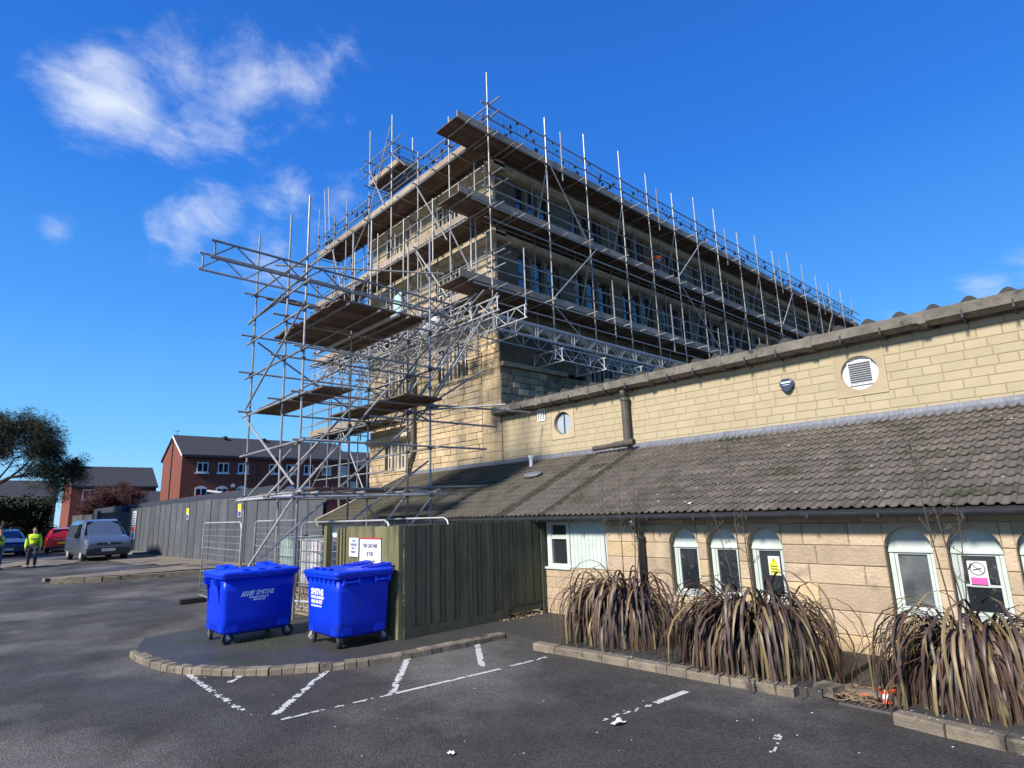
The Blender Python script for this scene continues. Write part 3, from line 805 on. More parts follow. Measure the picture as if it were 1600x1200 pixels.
# moss cushions and lichen flecks lying on the tiles
random.seed(31)
ms = MB()
for i in range(420):
    x, t = rnd(-18, -1), random.random()
    if x > -9 and random.random() < .55: continue
    p = Vector((x, EY, EZ)) + su * (SLEN * (math.floor(t * 14) / 14 + rnd(-.004, .012))) + sn * .03
    r_ = rnd(.012, .032)
    ring = [p + Vector((r_ * 1.3 * math.cos(k * 1.047), 0, 0)) + su * (r_ * math.sin(k * 1.047) * .7) for k in range(6)]
    tip = p + sn * r_ * .55
    ms.mesh(ring + [tip], [(k, (k + 1) % 6, 6) for k in range(6)])
ms.build('moss', M_grass, roofdeck, kind='stuff')
fl = MB()
for i in range(60):
    x, t = rnd(-8, -1), random.random() ** .8
    p = Vector((x, EY, EZ)) + su * (SLEN * t) + sn * .052
    s_ = rnd(.006, .016); fl.poly([p + Vector((s_ * math.cos(k), 0, 0)) * 1.5 + su * s_ * math.sin(k) for k in (0, 1.3, 2.4, 3.6, 5.0)])
fl.poly([Vector((-5.31, 8.86, 2.075)) + Vector((.035 * math.cos(k), 0, 0)) * 1.5 + su * .05 * math.sin(k) for k in (0, 1.3, 2.4, 3.6, 5.0)])
fl.build('white_flecks', M_whitep, roofdeck, kind='stuff')
# eaves gutter
gm = MB()
pr_ = [(EY - .03 - .055 * math.cos(t), EZ - .035 - .055 * math.sin(t)) for t in [math.pi * i / 8 for i in range(9)]]
gm.prism(pr_ + [(EY + .015, EZ - .025), (EY - .075, EZ - .025)], 'X', -18.25, 2.1)
gutter = gm.build('gutter', M_black, annex)
for i in range(24):
    x = -18 + i * .86
    MB().box((x, EY - .093, EZ - .10), (x + .035, EY + .03, EZ - .03)).build('bracket', M_black, gutter)
dpp = MB().path([(-6.31, EY - .02, EZ - .09), (-6.31, EY + .03, EZ - .2), (-6.31, AY - .10, EZ - .34), (-6.31, AY - .10, .02)], .055, 10)
dpo = dpp.build('downpipe', M_black, annex, smooth=True)
for z in (1.5, .7): MB().tube((-6.31, AY - .1, z), (-6.31, AY - .1, z + .06), .068, 10).build('collar', M_black, dpo)
# upper block wall with vents
vo = [(-3.89, -3.04, 3.92, 4.73), (-11.27, -10.47, 3.94, 4.74)]
stone_wall(annex, 'upper_wall', 'block', fr_end, FX + .02, 2.4, 3.3, 4.92, (.145, .20), (.24, .52), vo, [M_upper], M_mortar2,
           lambda u, z: abs(u + 3.0) + (6 if u > -.7 else 0), 200, depth=.25, jit=.0012, joint=.006, proud=.006, wob=.001, stuffname='blockwork', seed=13)
def ringmesh(cx, cz, r, half, y0, y1, n=24):
    """square stone panel with a round hole"""
    mb = MB()
    cir = [(cx + r * math.cos(2 * math.pi * i / n), cz + r * math.sin(2 * math.pi * i / n)) for i in range(n)]
    sq = []
    for i in range(n):
        c_, s_ = math.cos(2 * math.pi * i / n), math.sin(2 * math.pi * i / n); k = half / max(abs(c_), abs(s_))
        sq.append((cx + k * c_, cz + k * s_))
    for i in range(n):
        j = (i + 1) % n
        mb.poly([(cir[j][0], y0, cir[j][1]), (cir[i][0], y0, cir[i][1]), (sq[i][0], y0, sq[i][1]), (sq[j][0], y0, sq[j][1])])
        mb.poly([(cir[i][0], y0, cir[i][1]), (cir[j][0], y0, cir[j][1]), (cir[j][0], y1, cir[j][1]), (cir[i][0], y1, cir[i][1])])
    return mb
for cx, cz, kind_ in ((-3.465, 4.325, 'louvre'), (-10.87, 4.34, 'glass')):
    v = ringmesh(cx, cz, .315, .43, FY - .010, FY + .2).build('round_surround', M_ashlar, annex)
    fr2 = MB()
    for s_ in (-1, 1):
        fr2.box((cx + s_ * .405, FY - .022, cz - .43), (cx + s_ * .43, FY + .01, cz + .43))
        fr2.box((cx - .405, FY - .022, cz + s_ * .405), (cx + .405, FY + .01, cz + s_ * .43))
    fr2.build('square_frame', M_upper, v)
    n = 24
    disc = [(cx + .318 * math.cos(2 * math.pi * i / n), cz + .318 * math.sin(2 * math.pi * i / n)) for i in range(n)]
    if kind_ == 'louvre':
        MB().prism(disc, 'Y', FY + .07, FY + .1).build('backplate', M_whitep, v)
        lf = MB()
        for s_ in (-1, 1):
            lf.box((cx + s_ * .205, FY + .035, cz - .22), (cx + s_ * .185, FY + .068, cz + .22))
            lf.box((cx - .185, FY + .035, cz + s_ * .22), (cx + .185, FY + .068, cz + s_ * .20))
        lf.build('louvre_frame', M_whitep, v)
        MB().box((cx - .18, FY + .062, cz - .195), (cx + .18, FY + .068, cz + .195)).build('louvre_back', M_ink, v)
        for i in range(10):
            z = cz - .185 + i * .041
            MB().obox((cx, FY + .048, z), (.183, 0, 0), (0, .010, -.008), (0, .002, .0025)).build('slat', M_whitep, v)
    else:
        MB().prism(disc, 'Y', FY + .09, FY + .12).build('pane', mat('pale round glass', (.42, .47, .52), (.30, .35, .40), 2, .12, spec=1), v)
        rr = MB()
        for i in range(n):
            a, b = [2 * math.pi * (i + t) / n for t in (0, 1)]
            P_ = lambda r, t: (cx + r * math.cos(t), cz + r * math.sin(t))
            q = [P_(.318, a), P_(.318, b), P_(.282, b), P_(.282, a)]
            rr.mesh([(p[0], yy, p[1]) for yy in (FY + .065, FY + .089) for p in q], [(3, 2, 1, 0), (4, 5, 6, 7), (0, 1, 5, 4), (1, 2, 6, 5), (2, 3, 7, 6), (3, 0, 4, 7)])
        rr.build('ring', M_hub, v)
        MB().box((cx - .012, FY + .06, cz - .28), (cx + .012, FY + .089, cz + .28)).build('glazing_bar', M_ink, v)
lv = MB().box((-11.80, FY - .03, 4.50), (-11.50, FY - .012, 4.85)).build('air_brick', M_whitep, annex)
for i in range(4): MB().box((-11.765 + i * .066, FY - .034, 4.54), (-11.735 + i * .066, FY - .0302, 4.81)).build('slot', M_hub, lv)
al = [(-4.89, 4.36), (-4.82, 4.44), (-4.70, 4.47), (-4.63, 4.32), (-4.72, 4.17), (-4.77, 4.15), (-4.83, 4.19)]
al = [(-4.90, 4.30), (-4.90, 4.37), (-4.84, 4.44), (-4.69, 4.44), (-4.63, 4.37), (-4.63, 4.30), (-4.70, 4.20), (-4.74, 4.17), (-4.79, 4.17), (-4.83, 4.20)]
M_alarm = mat('navy plastic', (.035, .045, .075), (.045, .055, .09), 4, .35)
ab = MB().prism(al, 'Y', FY - .10, FY - .02).build('alarm_box', M_alarm, annex, bevel=.012)
MB().box((-4.86, FY - .112, 4.345), (-4.67, FY - .1022, 4.375)).build('lettering_strip', M_text, ab)
MB().box((-4.83, FY - .112, 4.305), (-4.70, FY - .1022, 4.315)).build('lettering_strip', M_text, ab)
MB().box((-5.486, FY - .022, 3.5), (-5.476, FY - .010, 4.88)).build('pale_cable', M_cornice, annex)
# upper gutter: heavy concrete box gutter in lengths, with brackets
random.seed(9)
x = -13.36; i = 0
while x < 2.3:
    x2 = min(x + 1.84, 2.3)
    mb = MB(); dzz = rnd(-.006, .006)
    mb.prism([(11.66, 4.93 + dzz), (11.64, 5.10 + dzz), (11.70, 5.12 + dzz), (11.98, 5.12), (11.98, 4.90), (11.80, 4.87 + dzz)], 'X', x + .006, x2 - .006)
    o = mb.build('gutter_length', M_conc, annex)
    MB().prism([(11.645, 4.905), (11.622, 5.11), (11.70, 5.135), (11.98, 5.13), (11.98, 4.87), (11.80, 4.84)], 'X', x - .05, x + .06).build('joint_collar', M_conc, annex)
    for bx in (x + .55, x + 1.2):
        MB().prism([(11.63, 4.86), (11.63, 4.99), (11.65, 4.99), (11.65, 4.89), (11.97, 4.84), (11.97, 4.81)], 'X', bx, bx + .03).build('gutter_bracket', M_ink, annex)
    x = x2; i += 1
MB().box((FX + .02, FY - .014, 4.84), (2.3, FY + .1, 4.92)).build('fascia', M_conc, annex)
# corrugated roof behind the gutter
cr_ = MB(); n = 340
ptsx = [FX + .1 + (2.4 - FX) * i / n for i in range(n + 1)]
def cz_(x): 
    t = ((x + 13.3) / .50) % 1
    return .115 * max(0, math.sin(math.pi * min(1, t / .55))) if t < .55 else 0
A = [(x, 11.84, 5.135 + cz_(x)) for x in ptsx]; B = [(x, 17, 5.50 + cz_(x)) for x in ptsx]; Cc = [(x, 11.84, 5.10) for x in ptsx]
k = n + 1
cr_.mesh(A + B + Cc, [(i, i + 1, k + i + 1, k + i) for i in range(n)] + [(2 * k + i, 2 * k + i + 1, i + 1, i) for i in range(n)])
cr_.build('corrugated_roof', M_asb, annex)
MB().box((FX + .1, 17, 4.9), (2.4, 17.1, 5.6)).build('roof_edge', M_asb, annex)
# flashing strips
random.seed(15)
x = FX - 4.9
while x < 2.3:
    x2 = min(x + 1.5, 2.3)
    mb = MB(); nn = 10
    vs_ = []
    for i in range(nn + 1):
        xx = x + (x2 - x) * i / nn; w = noise.noise(Vector((xx * 3, 0, 0))) * .012
        vs_ += [(xx, FY - .030, 3.545 + w), (xx, FY - .042, 3.47), (xx, FY - .20 + w, 3.365 + w * .6), (xx, FY - .012, 3.55 + w)]
    mb.mesh(vs_, [(4 * i + a, 4 * i + a + 4, 4 * i + b + 4, 4 * i + b) for i in range(nn) for a, b in ((1, 0), (2, 1), (0, 3))])
    mb.build('flashing', M_lead, annex); x = x2 - .004 if x2 < 2.29 else 99
# brown pipe dropping from the upper gutter, with a branch on the flashing
px_ = MB().tube((-8.66, 11.86, 3.58), (-8.66, 11.86, 4.66), .095, 12)
pipe = px_.build('upper_downpipe', M_pipe, annex, smooth=False)
MB().path([(-8.66, 11.78, 4.86), (-8.66, 11.80, 4.76), (-8.64, 11.86, 4.66)], .07, 10).build('swan_neck', M_pipe, pipe, smooth=True)
MB().tube((-8.66, 11.86, 4.60), (-8.66, 11.86, 4.68), .115, 12).build('collar', M_pipe, pipe)
MB().tube((-9.60, 11.70, 3.50), (-8.36, 11.70, 3.55), .062, 10).build('branch_pipe', M_pipe, pipe)
MB().tube((-8.98, 11.70, 3.525), (-8.36, 11.70, 3.55), .078, 10).build('collar', M_pipe, pipe)
MB().tube((-8.66, 11.86, 3.60), (-8.66, 11.72, 3.53), .085, 10).build('elbow', M_pipe, pipe)
sp_ = MB().tube((-11.6, 11.45, 3.10), (-11.6, 11.45, 3.48), .05, 10).build('vent_pipe', M_whitep, annex)
MB().tube((-11.6, 11.45, 3.44), (-11.6, 11.45, 3.50), .075, 10).build('cap', M_whitep, sp_)
dm = MB(); c0 = Vector((-10.74, 10.68, 2.83)) + sn * .10
ring = [c0 + Vector((.30 * math.cos(2 * math.pi * i / 20), 0, 0)) + su * (.17 * math.sin(2 * math.pi * i / 20)) for i in range(20)]
ring2 = [p + sn * .03 + (c0 - p) * .12 for p in ring]; ring0 = [p - sn * .03 + (c0 - p) * .2 for p in ring]
dm.mesh(ring0 + ring + ring2 + [c0 + sn * .06], [(i, (i + 1) % 20, 20 + (i + 1) % 20, 20 + i) for i in range(20)] + [(20 + i, 20 + (i + 1) % 20, 40 + (i + 1) % 20, 40 + i) for i in range(20)] + [(40 + i, 40 + (i + 1) % 20, 60) for i in range(20)])
cw_ = dm.build('vent_cowl', M_lead, annex, smooth=True)
MB().tube(c0 - sn * .14, c0, .10, 12).build('cowl_neck', M_lead, cw_)

# ================================================================== SCAFFOLD ROUND THE BUILDING
TR = .025
scaf = empty('scaffold', (-12.3, 10.85, 7), 'high tube scaffold with three board decks wrapped round the upper floors of the stone building', 'scaffold')
COUP = {}
def coup(par, p, s_=.042):
    mb = COUP.setdefault(par.name, (MB(), par))[0]
    p = Vector(p); mb.obox(p, (s_, 0, 0), (0, s_, 0), (0, 0, s_ * .9))
def tubep(name, par, a, b, m=M_galv, r=TR, n=7):
    return MB().tube(a, b, r, n).build(name, m, par, smooth=False)
XO, XI, YO, YI = -12.3, -13.08, 10.85, 11.72
DK = [13.55, 11.13, 8.53]
PY_ = [10.85, 13.42, 15.51, 17.60, 19.40, 21.27, 23.15, 24.95, 27.1, 29.1, 31.1, 33.1, 35.1, 37.1, 39.1, 41.2, 43.3]
random.seed(41)
for i, y in enumerate(PY_):
    top = 15.65 if i == 0 else rnd(15.1, 15.9)
    bot = 7.05 if i < 5 else 5.0
    # two lengths joined with a sleeve
    MB().tube((XO, y, bot), (XO + rnd(-.02, .02), y, top), TR, 8).build('standard', M_galv, scaf)
    coup(scaf, (XO, y, rnd(9.2, 10.6)), .034)
    tubep('inner_standard', scaf, (XI, y + .05, 7.1), (XI, y + .05, rnd(13.7, 14.0) if i % 3 else 12.9))
    for z in DK:
        for zz in (z - .10,): coup(scaf, (XO, y, zz)); 
        for h in (.52, .98): coup(scaf, (XO, y, z + h), .036)
# extra half-height uprights for the guard posts, as seen between the bays
for i, y in enumerate(PY_[:-1]):
    ym = (y + PY_[i + 1]) / 2
    if i % 2 == 0:
        tubep('guard_post', scaf, (XO + .05, ym, 7.9 if i < 4 else 8.0), (XO + .05, ym, rnd(9.6, 10.1)))
    if i % 3 == 1: tubep('guard_post', scaf, (XO + .05, ym - .3, 13.1), (XO + .05, ym - .3, 15.0))
def runs(par, name, a, b, axis, ln=5.2, m=M_galv):
    """a long run of tube in lengths"""
    a, b = Vector(a), Vector(b); L_ = (b - a).length; d = (b - a).normalized(); t = -.0
    t = 0
    while t < L_ - .01:
        e = min(t + ln * rnd(.85, 1.1), L_)
        if L_ - e < 1: e = L_
        MB().tube(a + d * t, a + d * (e - .012), TR, 7).build(name, m, par); t = e
YE = 44.2
for z in DK:
    runs(scaf, 'ledger', (XO + .05, 10.1, z - .13), (XO + .05, YE, z - .13), 'Y')
    runs(scaf, 'ledger', (XI - .04, 11.3, z - .13), (XI - .04, YE, z - .13), 'Y')
    if z < 13:
        runs(scaf, 'ledger', (XO + .05, 10.6, z - .55), (XO + .05, YE, z - .55), 'Y') if True else None
    for h in (.52, .98):
        runs(scaf, 'guard_rail', (XO - .05, 10.62, z + h), (XO - .05, YE + .6, z + h), 'Y')
    # transoms, with ends poking out past the standards
    y = 10.0
    while y < YE:
        o = rnd(.22, .5)
        tubep('transom', scaf, (XI - .15, y, z - .075), (XO + o, y, z - .075)); y += 1.02 if y < 24 else 2.0
# facade diagonal braces
br = [((XO + .06, 13.5, 13.5), (XO + .06, 15.45, 11.0)), ((XO + .06, 13.35, 8.6), (XO + .06, 15.8, 11.05)), ((XO + .06, 13.42, 8.4), (XO + .06, 16.9, 6.1)),
      ((XO + .06, 21.0, 11.2), (XO + .06, 23.2, 13.4)), ((XO + .06, 21.3, 11.0), (XO + .06, 24.9, 8.0)), ((XO + .06, 31.2, 11.2), (XO + .06, 33.1, 13.4)), ((XO + .06, 37.2, 11.2), (XO + .06, 39.0, 13.4))]
for a, b in br: tubep('brace', scaf, a, b)
for i, y in enumerate(PY_[1:14]):           # ladder bracing across the width
    z = DK[i % 3] if i % 3 < 2 else 8.53
    for z0_, z1_ in ((8.5, 11.0), (11.1, 13.4)):
        if (i + (z0_ > 9)) % 2: tubep('cross_brace', scaf, (XO - .04, y + .06, z1_), (XI + .03, y + .06, z0_))
# boards
random.seed(43)
def boards(par, axis, s0, s1, t0, t1, z, name='scaffold_board', m=M_board, ln=3.4, th=.038, off=True, bw=.205):
    n = max(1, round((t1 - t0) / (bw + .008))); w = (t1 - t0) / n
    for j in range(n):
        s_ = s0; first = True
        while s_ < s1 - .05:
            e = s_ + ln * (rnd(.9, 1.02))
            if s1 - e < .7: e = s1 + (rnd(-.03, .05) if off else 0)
            zz = z + rnd(-.004, .006); a_, b_ = t0 + j * w + .004, t0 + (j + 1) * w - .004
            if axis == 'Y': mb = MB().box((a_, s_ + .004, zz), (b_, e - .004, zz + th))
            else: mb = MB().box((s_ + .004, a_, zz), (e - .004, b_, zz + th))
            mb.build(name, m, par); s_ = e; first = False
for z in DK: boards(scaf, 'Y', 9.62 if z > 12 else 9.68, 44.3, -13.36, -12.34, z - .045, ln=3.9)
def toe(par, axis, s0, s1, t, z, h=.21, ln=3.9, th=.038):
    s_ = s0
    while s_ < s1 - .05:
        e = min(s_ + ln, s1)
        if s1 - e < .7: e = s1
        tt = t + rnd(-.006, .006); dz_ = rnd(-.006, .008)
        mb = MB().box((tt, s_ + .003, z + dz_), (tt + th, e - .003, z + h + dz_)) if axis == 'Y' else MB().box((s_ + .003, tt, z + dz_), (e - .003, tt + th, z + h + dz_))
        mb.build('toe_board', M_toe, par); s_ = e
for z in DK: toe(scaf, 'Y', 9.68, 44.3, XO - .075, z, .22)
# brick guards: wire mesh panels behind the top rails
def guard(par, axis, s0, s1, t, z, h=.86):
    mb = MB(); n = 9; r = .0065
    for i in range(n + 1):
        s_ = s0 + (s1 - s0) * i / n
        a = (t, s_, z) if axis == 'Y' else (s_, t, z); b = (t, s_, z + h) if axis == 'Y' else (s_, t, z + h)
        mb.tube(a, b, r, 3, caps=False)
    for k in range(5):
        zz = z + h * k / 4
        a = (t, s0, zz) if axis == 'Y' else (s0, t, zz); b = (t, s1, zz) if axis == 'Y' else (s1, t, zz)
        mb.tube(a, b, r, 3, caps=False)
    mb.build('brick_guard', M_gwire, par)
    cl_ = MB()
    for k in range(5):
        s_ = rnd(s0, s1); zz = z + rnd(.1, h); q = rnd(.02, .045)
        c = (t - .02, s_, zz) if axis == 'Y' else (s_, t - .02, zz)
        cl_.obox(c, (q, 0, 0), (0, q, 0), (0, 0, q * rnd(.8, 2.2)))
    cl_.build('guard_clip', M_ink, par, kind='stuff')
M_gwire = mat('blue grey wire', (.17, .23, .30), (.12, .17, .23), 6, .5, metal=.3)
y = 10.95
while y < 43:
    guard(scaf, 'Y', y, y + 1.2, XO - .09, 13.68); y += 1.26

# --- end face (along X)
EPX = [(-14.3, 15.2), (-16.16, 14.8), (-17.92, 17.3), (-19.6, 17.5), (-21.5, 15.25), (-22.6, 15.0), (-24.15, 15.9)]
for i, (x, top) in enumerate(EPX):
    tubep('standard', scaf, (x, YO, 7.05 if x > -21 else 1.0), (x + rnd(-.02, .02), YO, top), n=8)
    tubep('inner_standard', scaf, (x - .05, YI, 5.0 if x < -18 else 7.1), (x - .05, YI, 13.9))
    for z in DK:
        for h in (-.1, .52, .98): coup(scaf, (x, YO, z + h), .038)
for x in (-15.2, -17.0, -18.8, -20.6): tubep('guard_post', scaf, (x, YO - .05, 10.2), (x, YO - .05, rnd(12.0, 13.0)))
tubep('guard_post', scaf, (-13.25, YO, 7.2), (-13.25, YO, 11.0))
for z in DK:
    for yy in (YO - .05, YI + .02): runs(scaf, 'ledger', (-24.6, yy, z - .13), (-12.0, yy, z - .13), 'X')
    for h in (.50, .95): runs(scaf, 'guard_rail', (-24.5, YO + .05, z + h), (-11.75, YO + .05, z + h), 'X')
    x = -24.2
    while x < -13.5:
        tubep('transom', scaf, (x, YO - rnd(.08, .3), z - .075), (x, YI + .2, z - .075)); x += 1.15
    boards(scaf, 'X', -24.05, -13.37, YO + .045, YI + .13, z - .045, ln=3.9)
    toe(scaf, 'X', -24.1, -13.37, YO + .01, z, .22)
for z in (12.35, 9.85, 10.15):
    runs(scaf, 'ledger', (-22.2, YI + .02, z), (-12.4, YI + .02, z), 'X')
x = -23.9
while x < -13.5: guard(scaf, 'X', x, x + 1.2, YO + .09, 13.68); x += 1.26
for a, b in (((-14.3, YO - .06, 8.6), (-16.2, YO - .06, 11.0)), ((-14.35, YO - .06, 11.2), (-12.9, YO - .06, 8.7)), ((-16.16, YO - .06, 13.4), (-14.4, YO - .06, 10.7)), ((-16.2, YO - .06, 10.9), (-14.5, YO - .06, 8.2)),
             ((-19.6, YO - .06, 13.5), (-17.95, YO - .06, 16.8)), ((-19.7, YO - .06, 13.4), (-22.5, YO - .06, 10.9)), ((-19.5, YO - .06, 11.2), (-21.4, YO - .06, 8.7)), ((-22.6, YO - .06, 13.3), (-21.6, YO - .06, 11.0)),
             ((-17.9, YO - .06, 15.6), (-16.9, YO - .06, 14.6)), ((-19.5, YO - .06, 15.6), (-18.4, YO - .06, 13.7))):
    tubep('brace', scaf, a, b)
for x in (-13.4, -15.25, -17.1, -18.9, -20.7, -23.3):
    tubep('inner_standard', scaf, (x, YI - .1, 7.4), (x, YI - .1, rnd(12.6, 13.5)))
for z in (9.05, 9.55, 11.65, 12.1): runs(scaf, 'guard_rail', (-23.8, YI + .05, z), (-13.0, YI + .05, z), 'X')
for i in range(14):
    x = -22.6 + i * .68; z = rnd(6.3, 8.2)
    tubep('bracing_tube', scaf, (x, rnd(9.2, 10.0), z), (x + rnd(.3, .9), rnd(10.9, 11.8), z + rnd(-.3, 1.1)))
for i in range(9):
    x = -21.5 + i * 1.0
    tubep('bracing_tube', scaf, (x, 9.7, rnd(6.6, 7.1)), (x + rnd(1.4, 2.2), 9.72, rnd(7.5, 8.1)))
lattice_later = [((-22.5, 10.3, 7.95), (-12.6, 10.3, 7.95)), ((-21.0, 11.3, 7.15), (-13.6, 11.3, 7.15))]
# raised platform near the far corner
boards(scaf, 'X', -19.55, -17.5, YO + .03, YI + .2, 15.0, ln=2.2)
toe(scaf, 'X', -19.6, -17.5, YO, 15.04, .22); 
MB().box((-17.55, YO, 15.04), (-17.51, YI + .2, 15.24)).build('toe_board', M_toe, scaf)
for h in (.5, .98):
    tubep('guard_rail', scaf, (-20.3, YO - .04, 15.05 + h), (-17.2, YO - .04, 15.05 + h)); tubep('guard_rail', scaf, (-17.87, YO - .3, 15.1 + h), (-17.87, YI + 1.4, 15.1 + h))
    tubep('guard_rail', scaf, (-19.65, YO - .3, 15.1 + h), (-19.65, YI + .4, 15.1 + h))
tubep('transom', scaf, (-17.9, YO - .3, 14.95), (-17.9, YI + .4, 14.95)); tubep('transom', scaf, (-19.6, YO - .3, 14.95), (-19.6, YI + .4, 14.95))
for x in (-17.9, -19.65): tubep('standard', scaf, (x, YI + .05, 13.0), (x, YI + .05, 16.7 if x > -18 else 16.2))
tubep('standard', scaf, (-17.9, YI + 1.2, 13.4), (-17.9, YI + 1.2, 16.3))
guard(scaf, 'X', -19.5, -18.4, YO + .06, 15.2, .8); guard(scaf, 'Y', YO + .05, YI + .2, -17.8, 15.2, .8)
# lower left lifts of the end face
for z in (5.35,):
    boards(scaf, 'X', -24.3, -18.6, YO + .04, YI + .1, z, ln=3); toe(scaf, 'X', -24.4, -18.6, YO, z + .04, .26)
    for yy in (YO - .05, YI): tubep('ledger', scaf, (-25.0, yy, z - .06), (-18.0, yy, z - .06))
    for h in (.5, 1.0): tubep('guard_rail', scaf, (-25.0, YO - .04, z + h), (-18.2, YO - .04, z + h))
for z in (7.2, 6.6, 6.1, 3.6, 4.1): tubep('guard_rail', scaf, (-24.8, YO + .5, z), (-19.2, YO + .5, z))
boards(scaf, 'X', -23.9, -19.6, YO + .04, YI + .1, 3.0, ln=3)
for x in (-24.0, -22.4, -20.9, -19.4):
    tubep('standard', scaf, (x, YI + .35, 0), (x, YI + .35, 8.0)); 
    for z in (3.0, 5.3, 6.9, 7.6): tubep('transom', scaf, (x + .1, YO - .6, z), (x + .1, YI + .7, z))
for a, b in (((-24.0, YO, 3.2), (-21.5, YO, 5.3)), ((-21.4, YO, 5.3), (-19.6, YO, 2.9)), ((-24, YI + .3, 5.6), (-21.4, YI + .3, 8.3)), ((-22.4, YI + .3, 8.3), (-20, YI + .3, 5.6))):
    tubep('brace', scaf, a, b)
# boards stored across the far corner
MB().box((-24.9, 8.9, 11.3), (-24.65, 12.3, 11.36)).build('spare_board', M_board, scaf)
MB().box((-24.6, 9.3, 11.3), (-24.38, 12.3, 11.36)).build('spare_board', M_board, scaf)

# --- lattice beams
def lattice(par, a, b, h, m=M_galv2, r=.021, pitch=.42, name='lattice_beam', flip=False):
    a, b = Vector(a), Vector(b); L_ = (b - a).length; d = (b - a).normalized(); dn = Vector((0, 0, -h)); mb = MB()
    mb.tube(a, b, r, 7); mb.tube(a + dn, b + dn, r, 7)
    n = max(2, round(L_ / pitch)); p = L_ / n
    for k in range(n):
        p0, p1 = a + d * (p * k), a + d * (p * (k + 1))
        if k % 4 == 0: mb.tube(p0 + d * .08, p0 + d * .08 + dn, r * .75, 5); 
        if k % 2: mb.tube(p0, p1 + dn, r * .6, 5)
        else: mb.tube(p0 + dn, p1, r * .6, 5)
    mb.tube(b - d * .08, b - d * .08 + dn, r * .75, 5)
    return mb.build(name, m, par)
for (x, y0, y1, zt) in ((XO + .02, 10.8, 21.2, 7.58), (XI - .0, 11.0, 21.2, 7.55), (XO + .16, 10.75, 21.6, 7.56), (XO + .12, 13.2, 22, 7.02)): lattice(scaf, (x, y0, zt), (x, y1, zt), .40)
for (y, x0, x1, zt) in ((10.85, -23.5, -10.92, 7.53), (9.80, -22.0, -10.86, 7.51), (11.70, -20.0, -12.2, 7.50)): lattice(scaf, (x0, y, zt), (x1, y, zt), .37)
for y in (13.42, 15.5, 17.6, 19.5): lattice(scaf, (-13.33, y, 6.95), (-11.95, y, 6.95), .40, pitch=.33)
for (x, y0, y1) in ((-14.2, 9.3, 11.9), (-15.9, 9.3, 11.9), (-17.6, 9.2, 11.9), (-19.3, 9.2, 11.9)): tubep('bearer', scaf, (x, y0, 7.1), (x, y1, 7.1)); tubep('bearer', scaf, (x + .3, y0, 7.62), (x + .3, y1, 7.62))
for a_, b_ in lattice_later: lattice(scaf, a_, b_, .37)
# rakers from the beams down to the access scaffold
for a, b in (((-12.13, 8.5, 4.65), (-11.6, 10.4, 7.95)), ((-12.35, 8.5, 4.6), (-11.95, 10.5, 7.9)), ((-13.1, 8.5, 4.6), (-13.0, 10.9, 8.0)), ((-13.35, 8.5, 4.4), (-13.3, 10.7, 7.8)), ((-14.1, 8.5, 4.4), (-13.9, 10.8, 7.9)),
             ((-15.2, 8.5, 4.6), (-15.0, 10.9, 7.6)), ((-15.4, 8.5, 5.6), (-15.3, 9.9, 7.6)), ((-12.0, 8.5, 4.75), (-11.3, 9.6, 5.6))): tubep('raker', scaf, a, b, M_galv)
for a, b in (((-16.4, 9.75, 7.2), (-13.6, 9.75, 8.2)), ((-15.1, 9.3, 7.0), (-12.2, 9.3, 7.9)), ((-15.8, 10.3, 6.95), (-12.4, 10.3, 8.15)), ((-14.9, 8.9, 6.4), (-12.3, 8.9, 7.35)), ((-18, 10.2, 7.0), (-15.5, 10.2, 8.1))): tubep('brace', scaf, a, b, M_galv)

# ================================================================== ACCESS SCAFFOLD IN FRONT
acc_s = empty('access_scaffold', (-13.13, 5.2, 0), 'open tube access scaffold on the tarmac with two long beams jutting out', 'scaffold')
GX = [-15.2, -13.13, -12.13]; Y1, Y2, YM = 5.2, 8.5, 6.85
stds = [(GX[0], Y1, 9.45), (GX[1], Y1, 9.2), (GX[2], Y1, 9.25), (GX[0], Y2, 10.94), (GX[1], Y2, 9.32), (GX[2], Y2, 9.26), (GX[1], YM, 9.22)]
random.seed(51)
for x, y, t in stds:
    MB().tube((x, y, .02), (x + rnd(-.02, .02), y + rnd(-.02, .02), t), TR, 10).build('standard', M_galv, acc_s)
    MB().box((x - .08, y - .08, .0 if y < 6 else .0), (x + .08, y + .08, .03)).build('base_plate', M_coupler, acc_s)
    coup(acc_s, (x, y, rnd(3, 5.5)), .036)
LV = [2.58, 3.62, 4.62, 5.6, 6.52, 7.12]
def tb(name, a, b, n=8): return tubep(name, acc_s, a, b, n=n)
for z in LV:                                   # X-direction tubes, front row
    tb('ledger', (-15.55, Y1 - .05, z - .03), (-11.8, Y1 - .05, z)); [coup(acc_s, (x, Y1 - .03, z)) for x in GX]
for z in (2.6, 3.62, 4.62, 5.6, 6.55):
    tb('ledger', (-15.5, Y2 + .05, z), (-11.8, Y2 + .05, z)); [coup(acc_s, (x, Y2, z)) for x in GX]
for x in GX:                                   # Y-direction tubes
    for z in (2.52, 4.66, 5.66, 6.62, 7.74):
        if z == 7.74 and x != GX[0]: continue
        tb('transom', (x + .05, Y1 - rnd(.15, .4), z), (x + .05, Y2 + rnd(.2, .8), z)); [coup(acc_s, (x + .02, y, z)) for y in (Y1, Y2)]
tb('transom', (GX[2] + .05, 8.3, 4.55), (GX[2] + 1.6, 9.6, 4.58)); tb('transom', (GX[2] + .05, 6.8, 4.28), (-12.0, 10.6, 4.28)); 
tb('transom', (-12.05, 5.0, 3.64), (-12.0, 10.2, 3.66)); tb('transom', (-11.98, 8.0, 4.66), (-11.6, 11.5, 4.70))
